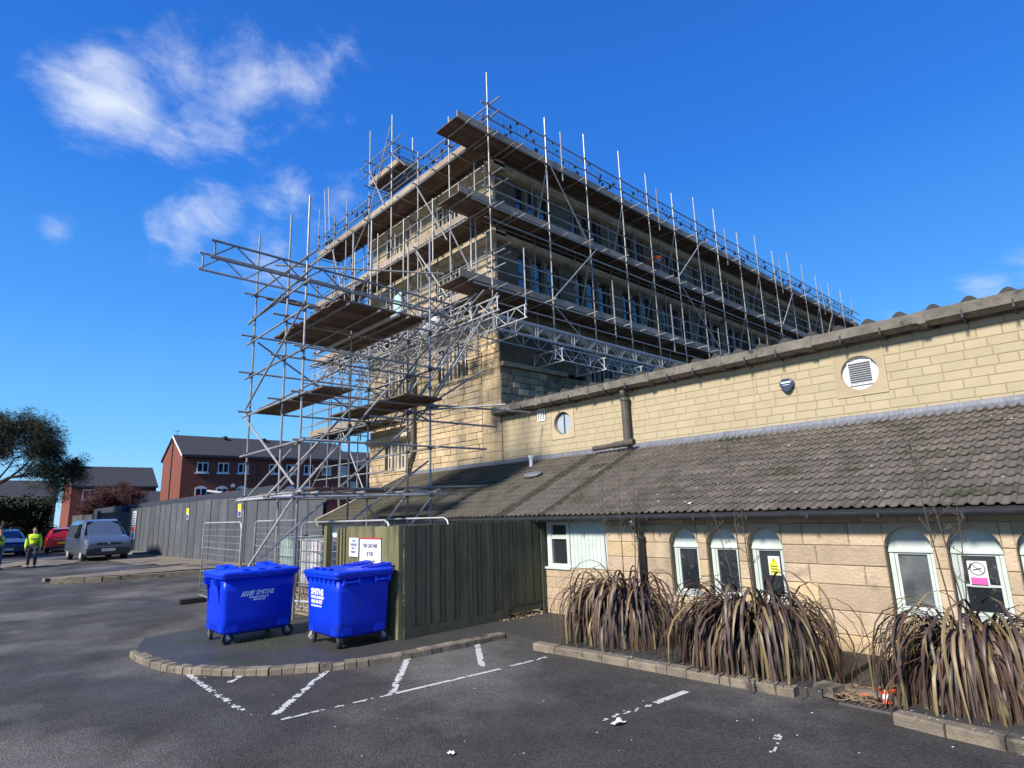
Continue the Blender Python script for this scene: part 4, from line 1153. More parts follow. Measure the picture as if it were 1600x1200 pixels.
for a, b in (((-11.95, Y1 - .07, 6.67), (-15.31, Y1 - .07, 4.76)), ((-15.27, Y1 - .07, 4.51), (-12.2, Y1 - .07, 2.72)), ((-12.25, Y1 + .06, 3.67), (-15.1, Y1 + .06, 2.61)),
             ((GX[2] + .06, 8.56, 4.72), (GX[2] + .06, 4.49, 1.32)), ((GX[2] + .08, 7.4, 5.15), (GX[2] + .08, 5.14, 2.54)), ((GX[1] + .06, 6.8, 4.58), (GX[1] + .06, 4.9, 2.5)),
             ((GX[2] + .06, 7.73, 2.44), (GX[2] + .06, 6.6, 1.2)), ((GX[2] + .06, 8.6, 2.54), (GX[2] + .06, 7.2, 1.1)), ((GX[2] + .06, 6.74, 2.27), (GX[2] + .06, 7.3, 1.7)), ((GX[2] + .06, 5.08, 2.45), (GX[2] + .06, 3.75, .35)),
             ((-15.2, 8.56, 5.6), (-12.2, 8.56, 4.3)), ((-15.2, 5.3, 6.5), (-15.2, 8.4, 4.7)), ((GX[2] + .06, 8.4, 3.3), (GX[2] + .06, 6.3, 1.9)), ((-12.2, 8.58, 6.4), (-15.1, 8.58, 4.6)),
             ((-15.25, 6.0, 2.7), (-15.25, 8.2, 5.4)), ((-15.0, 5.3, 4.7), (-15.0, 8.4, 6.6)), ((-14.0, 8.6, 3.6), (-12.6, 8.6, 6.5))):
    tb('brace', a, b)
# decks
def deckx(x0, x1, y0, y1, z, nb):
    w = (y1 - y0) / nb
    for j in range(nb): MB().box((x0 + rnd(-.05, .05), y0 + j * w + .004, z + rnd(0, .006)), (x1 + rnd(-.05, .05), y0 + (j + 1) * w - .004, z + .045)).build('scaffold_board', M_board, acc_s)
deckx(-15.3, -11.5, 5.36, 6.06, 4.68, 3)
deckx(-15.2, -11.45, 7.30, 8.42, 4.72, 5)
def decky(x0, x1, y0, y1, z, nb):
    w = (x1 - x0) / nb
    for j in range(nb): MB().box((x0 + j * w + .004, y0 + rnd(-.04, .04), z + rnd(0, .006)), (x0 + (j + 1) * w - .004, y1 + rnd(-.04, .04), z + .045)).build('scaffold_board', M_board, acc_s)
# upper platform: boards laid along Y in two fields
for (x0, x1, nb) in ((-14.85, -13.20, 8), (-13.08, -11.25, 9)):
    w = (x1 - x0) / nb
    decky(x0, x1, 5.55, 7.85, 6.56, nb)
for y in (5.75, 6.5, 7.25, 7.7): tb('transom', (-15.0, y, 6.50), (-11.15, y, 6.50))
tb('ledger', (-13.14, 5.2, 6.47), (-13.14, 8.2, 6.47))
tubep('ledger', acc_s, (-15.1, 6.86, 6.44), (-11.0, 6.86, 6.44), M_galv2, r=.045)
deckx(-15.25, -12.0, 5.5, 6.3, 2.62, 4); deckx(-14.9, -12.4, 6.6, 7.9, 2.6, 5)
for y in (5.35, 6.4, 7.4, 8.3): tb('transom', (-15.4, y, 2.55), (-11.7, y + .1, 2.55))
tubep('ledger', acc_s, (-15.3, 5.0, 2.50), (-11.9, 5.0, 2.50), M_galv2)
tubep('ledger', acc_s, (-12.0, 4.6, 2.46), (-12.0, 8.9, 2.50), M_galv2); tubep('ledger', acc_s, (-12.15, 4.9, 2.60), (-12.1, 11.0, 2.72), M_galv)
lattice(acc_s, (-13.18, 3.27, 7.70), (-13.18, 9.85, 7.66), .38, m=M_galv, r=.027, pitch=.46, name='jutting_beam')
lattice(acc_s, (-12.18, 3.22, 7.60), (-12.18, 9.4, 7.52), .37, m=M_galv, r=.027, pitch=.46, name='jutting_beam')
for a, b in (((-15.4, 5.1, 7.0), (-11.6, 5.1, 7.3)), ((-15.3, 5.12, 7.75), (-11.5, 5.15, 7.70)), ((-14.0, 5.2, 8.2), (-11.9, 8.8, 8.2)), ((-13.5, 5.7, 8.0), (-12.0, 5.7, 8.02)), ((-13.6, 8.3, 7.4), (-11.8, 8.3, 7.4))): tb('tie_tube', a, b)
# ladder leaning up at the back corner
lad = empty('ladder', (-23.45, 10.98, 13.6), 'metal ladder sticking up above the top deck at its far left end', 'ladder')
for s_ in (-.19, .19): MB().tube((-23.45 + s_, 10.98, 13.6), (-23.95 + s_, 11.05, 16.9), .022, 6).build('stile', M_galv, lad)
for k in range(12):
    t = k / 11.5; c = Vector((-23.45, 10.98, 13.6)).lerp(Vector((-23.95, 11.05, 16.9)), t + .03)
    MB().tube(c + Vector((-.19, 0, 0)), c + Vector((.19, 0, 0)), .014, 5).build('rung', M_galv, lad)
# pale sheet tied to the scaffold
sh = MB(); n = 7
vs_ = [(-13.62 + .40 * i / n + .03 * noise.noise(Vector((i, j, 1))), 8.34 + .03 * noise.noise(Vector((i * .7, j * .8, 5))), 7.0 + 1.05 * j / n - .12 * (1 - i / n) * (j / n)) for i in range(n + 1) for j in range(n + 1)]
sh.mesh(vs_, [(i * (n + 1) + j, (i + 1) * (n + 1) + j, (i + 1) * (n + 1) + j + 1, i * (n + 1) + j + 1) for i in range(n) for j in range(n)])
o = sh.build('hanging_sheet', M_tarp, smooth=True); tag(o, 'pale green plastic sheet hanging above the upper platform of the access scaffold', 'sheet')
# couplers
for nm, (mb, par) in COUP.items(): mb.build('coupler', M_coupler, par, kind='stuff')
# rubble bags on the deck
for i, (x, y, z) in enumerate(((-15.2, 10.5, 7.66), (-14.5, 10.4, 7.66))):
    mb = MB(); n = 8; rr_ = []
    for a in range(5):
        t = a / 4; rad = .28 * math.sin(math.pi * (.12 + .8 * t)) ** .6
        for b in range(n):
            an = 2 * math.pi * b / n; w = 1 + .25 * noise.noise(Vector((a, b, i)))
            rr_.append((x + rad * w * math.cos(an), y + rad * w * math.sin(an) * .8, z + .36 * t))
    mb.mesh(rr_, [(a * n + b, a * n + (b + 1) % n, (a + 1) * n + (b + 1) % n, (a + 1) * n + b) for a in range(4) for b in range(n)] + [tuple(4 * n + b for b in range(n))])
    tag(mb.build('rubble_bag', M_bag, smooth=True), 'white rubble bag lying on the bright lattice beams, ' + ('left of the pair' if i == 0 else 'right of the pair'), 'bag', 'rubble bags on the beams')

# ================================================================== TIMBER FENCE
fence = empty('timber_fence', (-8.74, 5.52, 0), 'dark green close-board timber fence enclosure beside the blue bins, with notices on its end', 'fence')
random.seed(61)
y = 5.58
while y < 8.93:
    w = .106; t = rnd(-.003, .003); zt = 1.86 + rnd(-.012, .012); zb = .245 if y < 7.9 else .30
    o1, o2 = (0.0, .016) if int((y - 5.58) / .1) % 2 else (.004, .022)
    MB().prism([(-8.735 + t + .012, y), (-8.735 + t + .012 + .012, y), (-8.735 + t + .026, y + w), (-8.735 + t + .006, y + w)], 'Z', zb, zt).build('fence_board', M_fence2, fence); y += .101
x = -8.80
while x > -10.45:
    zt = 1.86 + rnd(-.012, .012); t = rnd(-.003, .003)
    MB().prism([(x, 5.515 + t), (x, 5.503 + t), (x - .106, 5.488 + t), (x - .106, 5.508 + t)], 'Z', .12, zt).build('fence_board', M_fence, fence); x -= .101
# the slatted gate part left of the notices
for i, x in enumerate([-10.60, -10.73, -10.86, -10.99, -11.12]):
    MB().box((x - .035, 5.60, .1), (x + .035, 5.625, 1.84 + rnd(-.01, .01))).build('slat', M_fence, fence)
MB().box((-11.42, 5.46, 0), (-11.30, 5.58, 1.88)).build('post', M_fence, fence)
MB().box((-11.30, 5.63, .5), (-10.5, 5.66, .58)).build('rail', M_fence, fence)
MB().box((-11.25, 5.67, .1), (-10.5, 5.69, 1.8)).build('gate_backing', M_dark, fence)
MB().box((-8.83, 5.49, 0), (-8.742, 5.58, 1.87)).build('post', M_fence, fence)
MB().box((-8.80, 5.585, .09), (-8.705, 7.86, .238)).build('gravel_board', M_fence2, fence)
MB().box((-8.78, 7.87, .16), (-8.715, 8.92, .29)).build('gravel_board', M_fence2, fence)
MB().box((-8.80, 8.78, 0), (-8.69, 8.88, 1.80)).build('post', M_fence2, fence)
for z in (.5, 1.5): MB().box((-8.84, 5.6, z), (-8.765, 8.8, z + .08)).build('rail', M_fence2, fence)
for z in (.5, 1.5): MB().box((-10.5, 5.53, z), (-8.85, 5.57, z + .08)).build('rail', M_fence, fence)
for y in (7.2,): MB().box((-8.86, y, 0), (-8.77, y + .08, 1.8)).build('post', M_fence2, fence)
# dead leaves gathered below the raised end of the fence
random.seed(62); lm = MB()
for i in range(420):
    c = Vector((-8.72 + rnd(-.25, .22), rnd(7.55, 8.7), rnd(.0, .10) + .02)); s_ = rnd(.02, .045)
    u = Vector((rnd(-1, 1), rnd(-1, 1), rnd(-.6, .6))).normalized(); v = u.orthogonal().normalized()
    lm.poly([c - u * s_, c - v * s_ * .5, c + u * s_, c + v * s_ * .5])
lm.build('dead_leaves', M_leafd, kind='stuff')

def text_mesh(name, body, size, m, parent, org, ux, uz, align='LEFT', bold=.0, squash=1.0, spacing=1.0):
    """flat lettering laid at org in the plane (ux, uz)"""
    cu = bpy.data.curves.new('lettering', 'FONT'); cu.body = body; cu.size = size; cu.align_x = align; cu.offset = bold; cu.resolution_u = 2; cu.space_character = spacing
    ob = bpy.data.objects.new('tmp', cu)
    me = bpy.data.meshes.new_from_object(ob)
    bpy.data.objects.remove(ob); bpy.data.curves.remove(cu)
    ux, uz = Vector(ux).normalized(), Vector(uz).normalized(); org = Vector(org) - wp(parent)
    for v in me.vertices:
        x, y = v.co.x * squash, v.co.y
        v.co = org + ux * x + uz * y
    me.name = name; me.materials.clear(); me.materials.append(m)
    o = bpy.data.objects.new(name, me); col.objects.link(o)
    if parent: o.parent = parent
    reg(o, wp(parent)); return o
XU, YU, ZU = (1, 0, 0), (0, 1, 0), (0, 0, 1)
def notice(name, x0, x1, z0, z1, y, label, cat='sign', m=M_whitep):
    o = MB().box((x0, y - .008, z0), (x1, y, z1)).build(name, m); tag(o, label, cat); return o
sg = notice('car_park_notice', -10.00, -9.28, 1.02, 1.64, 5.478, 'larger white car park notice with dark red top edge, on the fence end')
MB().box((-10.0, 5.466, 1.64), (-9.28, 5.476, 1.665)).build('top_edge', M_red, sg)
for t, z, s_ in (('THIS CAR PARK', 1.50, .094), ('IS FOR', 1.36, .094), ('RESIDENTS', 1.22, .094)):
    text_mesh('lettering', t, s_, M_ink, sg, (-9.64, 5.468, z), XU, ZU, 'CENTER', .004, .80)
sg2 = notice('small_notice', -10.40, -10.06, 1.33, 1.66, 5.478, 'smaller white notice with four lines of blue print, on the fence end')
for t, z in (('THESE', 1.585), ('BUSINESSES', 1.52), ('ONLY &', 1.455), ('PERMITS', 1.39)):
    text_mesh('lettering', t, .062, M_inkblue, sg2, (-10.23, 5.468, z), XU, ZU, 'CENTER', .002, .80)

# ================================================================== WHEELED BINS
def rrect(x0, x1, y0, y1, r, z, n=4):
    pts = []
    for cx, cy, a0 in ((x1 - r, y0 + r, -90), (x1 - r, y1 - r, 0), (x0 + r, y1 - r, 90), (x0 + r, y0 + r, 180)):
        for i in range(n + 1):
            a = R(a0 + 90 * i / n); pts.append((cx + r * math.cos(a), cy + r * math.sin(a), z))
    return pts
def loft(mb, rings, cap0=True, cap1=True):
    n = len(rings[0]); mb.mesh([p for r_ in rings for p in r_], [(k * n + i, k * n + (i + 1) % n, (k + 1) * n + (i + 1) % n, (k + 1) * n + i) for k in range(len(rings) - 1) for i in range(n)]
        + ([tuple(range(n - 1, -1, -1))] if cap0 else []) + ([tuple((len(rings) - 1) * n + i for i in range(n))] if cap1 else []))
def caster(par, x, y, z0, yaw, r=.095):
    c = Vector((x, y, z0 + r)); a = Vector((math.cos(yaw), math.sin(yaw), 0)); f = Vector((-a.y, a.x, 0))
    off = f * .045
    wc = c + off
    w = MB(); w.tube(wc - a * .024, wc + a * .024, r, 20); wo = w.build('wheel', M_rubber, par)
    MB().tube(wc - a * .028, wc + a * .028, r * .52, 14).build('hub', M_hub, wo)
    fk = MB()
    for s_ in (-1, 1):
        p = wc + a * .036 * s_
        fk.obox(p + Vector((0, 0, .05)) - off * .4, a * .003, f * .028 + Vector((0, 0, -.01)), Vector((0, 0, .06)) - f * .03)
    fk.obox(c + Vector((0, 0, r + .028)), a * .05, f * .05, (0, 0, .008))
    fk.tube(wc - a * .045, wc + a * .045, .011, 6)
    fk.build('fork', M_galv2, par)
def bin_(name, label, x0, x1, y0, y1, z0, front, rim=1.17):
    """front: 'Y' = logo side faces -Y, 'X' = long side faces +X"""
    b = empty(name, ((x0 + x1) / 2, (y0 + y1) / 2, z0), label, 'bin', 'blue wheeled bins by the fence')
    B = MB(); zb = z0 + .175; ins = .045
    lo = .075
    rings = [rrect(x0 + lo + .05, x1 - lo - .05, y0 + lo + .05, y1 - lo - .05, .05, zb - .02), rrect(x0 + lo, x1 - lo, y0 + lo, y1 - lo, .07, zb + .03)]
    for t in (.25, .5, .75, 1.0):
        k = lo + (ins - lo) * t; rings.append(rrect(x0 + k, x1 - k, y0 + k, y1 - k, .075, zb + .03 + (z0 + rim - .15 - zb - .03) * t))
    loft(B, rings)
    body = B.build('body', M_blue, b, smooth=False)
    body.data.polygons.foreach_set('use_smooth', [len(p.vertices) == 4 for p in body.data.polygons])
    # raised lower panels and corner ribs
    fy, fx = y0 + lo - .006, x1 - lo + .006
    for (a, c) in ((x0 + .13, x0 + .30), (x1 - .30, x1 - .13)):
        P = MB(); P.mesh([(a, fy, zb + .02), (c, fy, zb + .02), (c - .03, fy + .006, zb + .30), (a + .03, fy + .006, zb + .30), (a, fy + .04, zb + .02), (c, fy + .04, zb + .02), (c - .03, fy + .04, zb + .30), (a + .03, fy + .04, zb + .30)],
               [(0, 1, 2, 3), (1, 5, 6, 2), (4, 0, 3, 7), (3, 2, 6, 7), (4, 5, 1, 0)])
        P.build('base_panel', M_blue, b, bevel=.006)
    for (a, c) in ((y0 + .14, y0 + .32), (y1 - .32, y1 - .14)):
        P = MB(); P.mesh([(fx, a, zb + .02), (fx, c, zb + .02), (fx - .006, c - .03, zb + .32), (fx - .006, a + .03, zb + .32), (fx - .04, a, zb + .02), (fx - .04, c, zb + .02), (fx - .04, c - .03, zb + .32), (fx - .04, a + .03, zb + .32)],
               [(0, 1, 2, 3), (1, 5, 6, 2), (4, 0, 3, 7), (3, 2, 6, 7), (4, 5, 1, 0)])
        P.build('base_panel', M_blue, b, bevel=.006)
    # rim collar
    Rm = MB(); zr = z0 + rim - .15
    loft(Rm, [rrect(x0 + ins, x1 - ins, y0 + ins, y1 - ins, .075, zr - .005), rrect(x0 + .005, x1 - .005, y0 + .005, y1 - .005, .07, zr + .01), rrect(x0 + .0, x1, y0, y1, .07, zr + .055), rrect(x0 + .03, x1 - .03, y0 + .03, y1 - .03, .07, zr + .065)])
    Rm.build('rim', M_blue, b)
    zt = zr + .068
    # lid: shallow dome with raised edge, hinge towers and ribs at the back
    Ld = MB()
    loft(Ld, [rrect(x0 - .012, x1 + .012, y0 - .012, y1 + .012, .07, zt - .012), rrect(x0 - .014, x1 + .014, y0 - .014, y1 + .014, .07, zt + .03),
              rrect(x0 + .02, x1 - .02, y0 + .02, y1 - .02, .07, zt + .045), rrect(x0 + .10, x1 - .10, y0 + .10, y1 - .10, .06, zt + .055)])
    lid = Ld.build('lid', M_bluelid, b, bevel=.006)
    rb = []
    if front == 'Y':
        back, f0, f1, lng = y1, x0, x1, 'X'
    else:
        back, f0, f1, lng = x0, y0, y1, 'Y'
    def LB(u0, u1, d0, d1, za, zb_, nm='lid_rib'):
        # u along the long side, d distance from the back edge inward
        if front == 'Y': MB().prism([(y1 - d0, za), (y1 - d0, zb_), (y1 - d1, zb_ - (zb_ - za) * .55), (y1 - d1, za)], 'X', u0, u1).build(nm, M_bluelid, lid)
        else: MB().prism([(x0 + d0, za), (x0 + d0, zb_), (x0 + d1, zb_ - (zb_ - za) * .55), (x0 + d1, za)], 'Y', u0, u1).build(nm, M_bluelid, lid)
    L_ = f1 - f0
    for c_ in (.16, .70):
        u = f0 + L_ * c_
        LB(u, u + .035, -.01, .42, zt + .04, zt + .115); LB(u + .20, u + .235, -.01, .42, zt + .04, zt + .115)
        LB(u + .035, u + .20, .0, .04, zt + .04, zt + .11, 'hinge_bar')
    LB(f0 + .04, f1 - .04, .50, .53, zt + .045, zt + .065)
    # grip lugs on the front edge of the lid
    for c_ in (.3, .5, .7):
        u = f0 + L_ * c_
        if front == 'Y': MB().box((u - .05, y0 + .03, zt + .045), (u + .05, y0 + .10, zt + .085)).build('lid_grip', M_bluelid, lid)
        else: MB().box((x1 - .10, u - .05, zt + .045), (x1 - .03, u + .05, zt + .075)).build('lid_grip', M_bluelid, lid)
    # side handles: loops on -Y or +X ends
    def handle(p, q, out):
        p, q, out = Vector(p), Vector(q), Vector(out)
        MB().path([p, p + out * .05, q + out * .05, q], .013, 6).build('handle', M_bluelid, b)
    if front == 'X':
        for u in (x0 + .22, x1 - .28):
            MB().box((u - .05, y0 - .035, zr - .10), (u - .025, y0 + .06, zr + .005)).build('handle', M_bluelid, b); MB().box((u + .04, y0 - .035, zr - .10), (u + .065, y0 + .06, zr + .005)).build('handle', M_bluelid, b)
            MB().box((u - .0249, y0 - .035, zr - .10), (u + .0399, y0 - .01, zr - .075)).build('handle', M_bluelid, b)
        for u in (x0 + .20, x1 - .26):
            MB().prism([(y0 + .045, zr - .03), (y0 + .0, zr - .03), (y0 + .055, zr - .40)], 'X', u, u + .02).build('rib', M_blue, b)
        for v in (.28, .5, .72):
            yv = y0 + (y1 - y0) * v; MB().box((x1 + .012, yv - .07, zt - .008), (x1 + .03, yv + .07, zt + .028)).build('lid_step', M_bluelid, lid)
    else:
        for v0, v1 in ((y0 + .14, y0 + .38), (y1 - .34, y1 - .10)):
            handle((x1 - .04, v0, zr - .05), (x1 - .04, v1, zr - .05), (1, 0, 0))
            MB().box((x1 - .05, v0 - .02, zr - .09), (x1 + .01, v0 + .01, zr + .0)).build('handle_bracket', M_bluelid, b); MB().box((x1 - .05, v1 - .01, zr - .09), (x1 + .01, v1 + .02, zr + .0)).build('handle_bracket', M_bluelid, b)
        n = 7
        for i in range(n):
            u = x0 + .12 + (x1 - x0 - .24) * i / (n - 1)
            MB().mesh([(u - .035, y0 + .01, zr), (u + .035, y0 + .01, zr), (u, y0 + .05, zr - .10), (u - .035, y0 + .06, zr), (u + .035, y0 + .06, zr)], [(0, 2, 1), (3, 2, 0), (1, 2, 4), (0, 1, 4, 3)]).build('rim_tooth', M_blue, b)
    for i, (cx, cy) in enumerate(((x1 - .17, y0 + .15), (x0 + .16, y0 + .15), (x1 - .17, y1 - .16), (x0 + .16, y1 - .16))):
        caster(b, cx, cy, z0, rnd(-.6, .7) + (1.2 if i % 2 else .3))
    MB().box((x0 + .2, y0 + .2, z0 + .13), (x1 - .2, y1 - .2, z0 + .165)).build('base', M_black, b)
    return b, body
random.seed(71)
b1, bd1 = bin_('wheeled_bin', 'blue wheeled bin on the left, printed side facing right, furthest from the fence', -11.56, -10.55, 3.33, 4.62, .085, 'X')
b2, bd2 = bin_('wheeled_bin', 'blue wheeled bin standing right against the end of the timber fence', -9.93, -8.74, 4.40, 5.42, .085, 'Y')
fx = -10.55 - .0555
fx = -10.606
slant = (0, 1, 0)
def italic(o, org, ux, uz, k=.22):
    pass
def logo1():
    X = -10.596
    o = (X, 3.82, .845)
    for i in range(4):
        u = 3.655 + i * .042; w = .024 + .012 * (i == 3); zt_ = .895 if i < 3 else .90
        MB().mesh([(X, u, .815), (X, u + w, .815), (X, u + w + .045, zt_), (X, u + .045, zt_)], [(0, 1, 2, 3)]).build('logo_bar', M_text, b1)
    MB().mesh([(X, 3.835, .84), (X, 3.85, .815), (X, 3.885, .90), (X, 3.87, .90)], [(0, 1, 2, 3)]).build('logo_bar', M_text, b1)
    text_mesh('lettering', 'SMITHS', .105, M_text, b1, (X, 3.895, .823), YU, (0, .22, 1), 'LEFT', .004, .86)
    text_mesh('lettering', 'smiths-gloucester.co.uk', .040, M_text, b1, (X, 3.79, .780), YU, ZU, 'LEFT', .002, .84)
    text_mesh('lettering', '0845 450 0227', .040, M_text, b1, (X, 3.86, .738), YU, ZU, 'LEFT', .002, .84)
logo1()
Yf = 4.448
text_mesh('lettering', 'SMITHS', .125, M_text, b2, (-9.70, Yf, .845), XU, ZU, 'LEFT', .006, 1.06)
text_mesh('lettering', 'WASTE MANAGEMENT', .056, M_text, b2, (-9.70, Yf, .785), XU, ZU, 'LEFT', .003, .80)
text_mesh('lettering', '0845 450 0227', .070, M_text, b2, (-9.68, Yf, .715), XU, ZU, 'LEFT', .004, .92)
text_mesh('lettering', 'smiths-gloucester.co.uk', .045, M_text, b2, (-9.68, Yf, .665), XU, ZU, 'LEFT', .002, .86)

# ================================================================== MESH FENCE PANELS, TANKS, CLUTTER
def herras(x0, x1, y, h, label, yb=None, z0=0.0):
    e = empty('mesh_fence_panel', (x0, y, z0), label, 'fence panel', 'mesh fence panels behind the bins')
    yb = y if yb is None else yb
    def P(t, z): return (x0 + (x1 - x0) * t, y + (yb - y) * t, z0 + z)
    f = MB(); L_ = Vector(P(1, 0)) - Vector(P(0, 0)); c = .16 / L_.length
    f.path([P(0, .12), P(0, h - .16), P(c * .3, h - .05), P(c, h), P(1 - c, h), P(1 - c * .3, h - .05), P(1, h - .16), P(1, .12)], .019, 8)
    f.tube(P(0, .15), P(1, .15), .016, 6)
    f.build('frame', M_galv2, e, smooth=True)
    w = MB(); n = 44
    for i in range(1, n): w.tube(P(i / n, .15), P(i / n, h - .02), .0028, 3, caps=False)
    for k in range(1, 12): w.tube(P(0, .15 + (h - .17) * k / 12), P(1, .15 + (h - .17) * k / 12), .0028, 3, caps=False)
    w.build('wire_mesh', M_galv2, e, kind='stuff')
    w2 = MB(); 
    for k in (4, 8): w2.tube(P(0, .15 + (h - .17) * k / 12), P(1, .15 + (h - .17) * k / 12), .006, 4)
    w2.build('cross_wire', M_galv2, e)
    return e
herras(-17.85, -14.4, 5.09, 2.0, 'leftmost mesh fence panel, standing clear of the scaffold poles', 4.9)
herras(-16.9, -13.7, 6.1, 2.0, 'mesh fence panel in front of the greenish tank', 5.9)
herras(-13.35, -10.2, 5.85, 1.95, 'mesh fence panel running behind the gate post of the timber fence', 6.2)
herras(-13.6, -10.6, 7.6, 1.95, 'furthest mesh fence panel, behind the timber fence top', 7.9)
for x, y, lb in ((-17.45, 4.85, 'dark rubber fence foot under the leftmost mesh panel'), (-14.3, 4.7, 'dark rubber fence foot half hidden behind the left bin')):
    t = MB().box((x - .10, y - .34, 0.0), (x + .10, y + .34, .13)).build('fence_foot', M_rubber, bevel=.015); tag(t, lb, 'fence foot', 'rubber fence feet')
def ibc(x0, y0, z0, m, label):
    e = empty('water_tank', (x0 + .5, y0 + .5, z0), label, 'tank', 'caged plastic tanks behind the bins')
    s_, h = 1.02, 1.02
    t = MB(); loft(t, [rrect(x0 + .04, x0 + s_ - .04, y0 + .04, y0 + s_ - .04, .08, z0 + .13), rrect(x0 + .02, x0 + s_ - .02, y0 + .02, y0 + s_ - .02, .09, z0 + .2), rrect(x0 + .02, x0 + s_ - .02, y0 + .02, y0 + s_ - .02, .09, z0 + h + .08), rrect(x0 + .07, x0 + s_ - .07, y0 + .07, y0 + s_ - .07, .09, z0 + h + .13)])
    t.build('tank', m, e, bevel=.02)
    MB().tube((x0 + .5, y0 + .5, z0 + h + .125), (x0 + .5, y0 + .5, z0 + h + .17), .09, 12).build('cap', M_black, e)
    for k in range(5):
        z = z0 + .2 + k * .235
        MB().path([(x0, y0, z), (x0 + s_, y0, z), (x0 + s_, y0 + s_, z), (x0, y0 + s_, z), (x0, y0, z)], .010, 5).build('cage_bar', M_galv, e)
    for k in range(7):
        u = k * s_ / 6
        for a, b in (((x0 + u, y0 - .012), 0), ((x0 + s_ + .012, y0 + u), 0)):
            MB().tube((a[0], a[1], z0 + .1), (a[0], a[1], z0 + h + .13), .009, 5).build('cage_bar', M_galv, e)
    for k in range(3): MB().box((x0, y0 + k * .44, z0), (x0 + s_, y0 + k * .44 + .12, z0 + .08)).build('pallet_bearer', M_wood, e)
    for k in range(6): MB().box((x0 + k * .18, y0, z0 + .082), (x0 + k * .18 + .12, y0 + s_, z0 + .10)).build('pallet_board', M_wood, e)
    return e
ibc(-13.75, 5.95, .42, M_ibc, 'milky white caged tank, the nearer one, beside the timber fence')
ibc(-16.15, 6.45, .42, M_ibcg, 'greenish caged tank behind the left bin and the scaffold poles')
random.seed(73)
for i, (x, y) in enumerate(((-13.7, 5.9), (-16.1, 6.4))):
    e = empty('pallet_stack', (x, y, 0), ('wooden pallets stacked under the nearer milky tank' if i == 0 else 'wooden pallets stacked under the greenish tank'), 'pallet')
    for lv in range(3):
        for k in range(6): MB().box((x + k * .18, y, .10 + lv * .135), (x + k * .18 + .13, y + 1.1, .122 + lv * .135)).build('deck_board', M_wood, e)
        for k in range(3): MB().box((x, y + .02 + k * .46, .0 + lv * .135 + .005), (x + 1.03, y + .14 + k * .46, .098 + lv * .135)).build('bearer', M_wood, e)
for i in range(4):
    o = MB().obox((-12.1 + rnd(-.1, .1), 5.6 + i * .17, .12 + .04 * i), (.75, rnd(-.05, .05), 0), (0, .06, 0), (0, 0, .02)).build('spare_plank', M_wood); tag(o, 'loose grey plank lying in the gap between the two bins, ' + ('bottom one', 'second from the bottom', 'third from the bottom', 'top one')[i], 'plank', 'loose planks between the bins')
for i, (x, y, z) in enumerate(((-12.35, 5.55, .30),)):
    o = MB().tube((-12.9, 5.2, .40), (-11.2, 5.5, .44), TR, 8).build('loose_tube', M_galv2); tag(o, 'bright loose scaffold tube lying in the gap between the two bins', 'tube')
g_ = MB(); random.seed(74)
for i in range(900):
    a = random.random() * 6.28; q = random.random() ** .6
    c = Vector((-10.15 + .75 * q * math.cos(a), 4.0 + .5 * q * math.sin(a), .087)); h = rnd(.01, .035); s_ = rnd(.004, .008)
    d = Vector((rnd(-.5, .5), rnd(-.5, .5), 1)) * h; g_.poly([c - Vector((s_, 0, 0)), c + Vector((s_, 0, 0)), c + d])
g_.build('moss_patch', M_grass, kind='stuff')

# ================================================================== HOARDING
hoard = empty('site_hoarding', (-18.9, 8.96, 0), 'long grey panelled site hoarding behind the van and the mesh fence panels', 'hoarding')
random.seed(81)
x = -18.85
while x > -47.5:
    w = 1.17; zt = 2.78 + .25 * min(1, (-x - 18) / 12) + rnd(-.015, .02); y = 8.96 + rnd(-.006, .006)
    MB().box((x - w + .012, y, ground_z(x) - .02), (x - .012, y + .02, zt)).build('panel', M_hoard, hoard)
    MB().box((x - .02, y - .016, ground_z(x)), (x + .02, y - .001, zt - .01)).build('cover_strip', M_ink, hoard)
    x -= w
MB().box((-47.6, 9.03, .2), (-18.9, 9.1, 2.7)).build('backing', M_dark, hoard)
for k, (xn, zz, c) in enumerate(((-34.2, 2.45, 1), (-26.6, 2.45, 1))):
    s_ = MB().box((xn - .2, 8.925, zz - .28), (xn + .2, 8.945, zz + .27)).build('safety_notice', M_whitep); tag(s_, ('left' if k == 0 else 'right') + ' one of two small yellow and blue safety notices on the hoarding top', 'sign')
    MB().box((xn - .2, 8.912, zz - .0), (xn + .2, 8.924, zz + .27)).build('yellow_panel', M_yellow, s_)
    MB().box((xn - .13, 8.912, zz - .25), (xn + .16, 8.924, zz - .05)).build('blue_panel', M_inkblue, s_)
s_ = MB().box((-47.0, 8.925, 1.95), (-45.9, 8.945, 2.85)).build('site_notice', M_whitep); tag(s_, 'tall white printed notice at the top of the hoarding end beside the van', 'sign')
for k in range(5): MB().box((-46.85, 8.91, 2.05 + k * .15), (-46.05 - .2 * (k % 2), 8.923, 2.10 + k * .15)).build('print_line', M_hub, s_)
s_ = MB().box((-47.0, 8.925, 1.05), (-45.9, 8.945, 1.90)).build('site_notice', M_whitep); tag(s_, 'orange and blue printed notice at the lower hoarding end beside the van', 'sign')
MB().box((-46.9, 8.91, 1.52), (-46.0, 8.924, 1.85)).build('orange_panel', M_orange, s_); MB().box((-46.7, 8.91, 1.1), (-46.1, 8.924, 1.45)).build('blue_panel', M_inkblue, s_)
gate_ = empty('site_gate', (-48, 8.9, .25), 'dark site gate between the hoarding and its far return, behind the van', 'gate')
MB().obox((-49.4, 8.35, 1.55), (1.6, .62, 0), (-.01, .03, 0), (0, 0, 1.3)).build('gate_leaf', M_ink, gate_)
MB().obox((-51.1, 7.65, 1.6), (.08, .03, 0), (-.03, .08, 0), (0, 0, 1.4)).build('post', M_hoard, gate_)
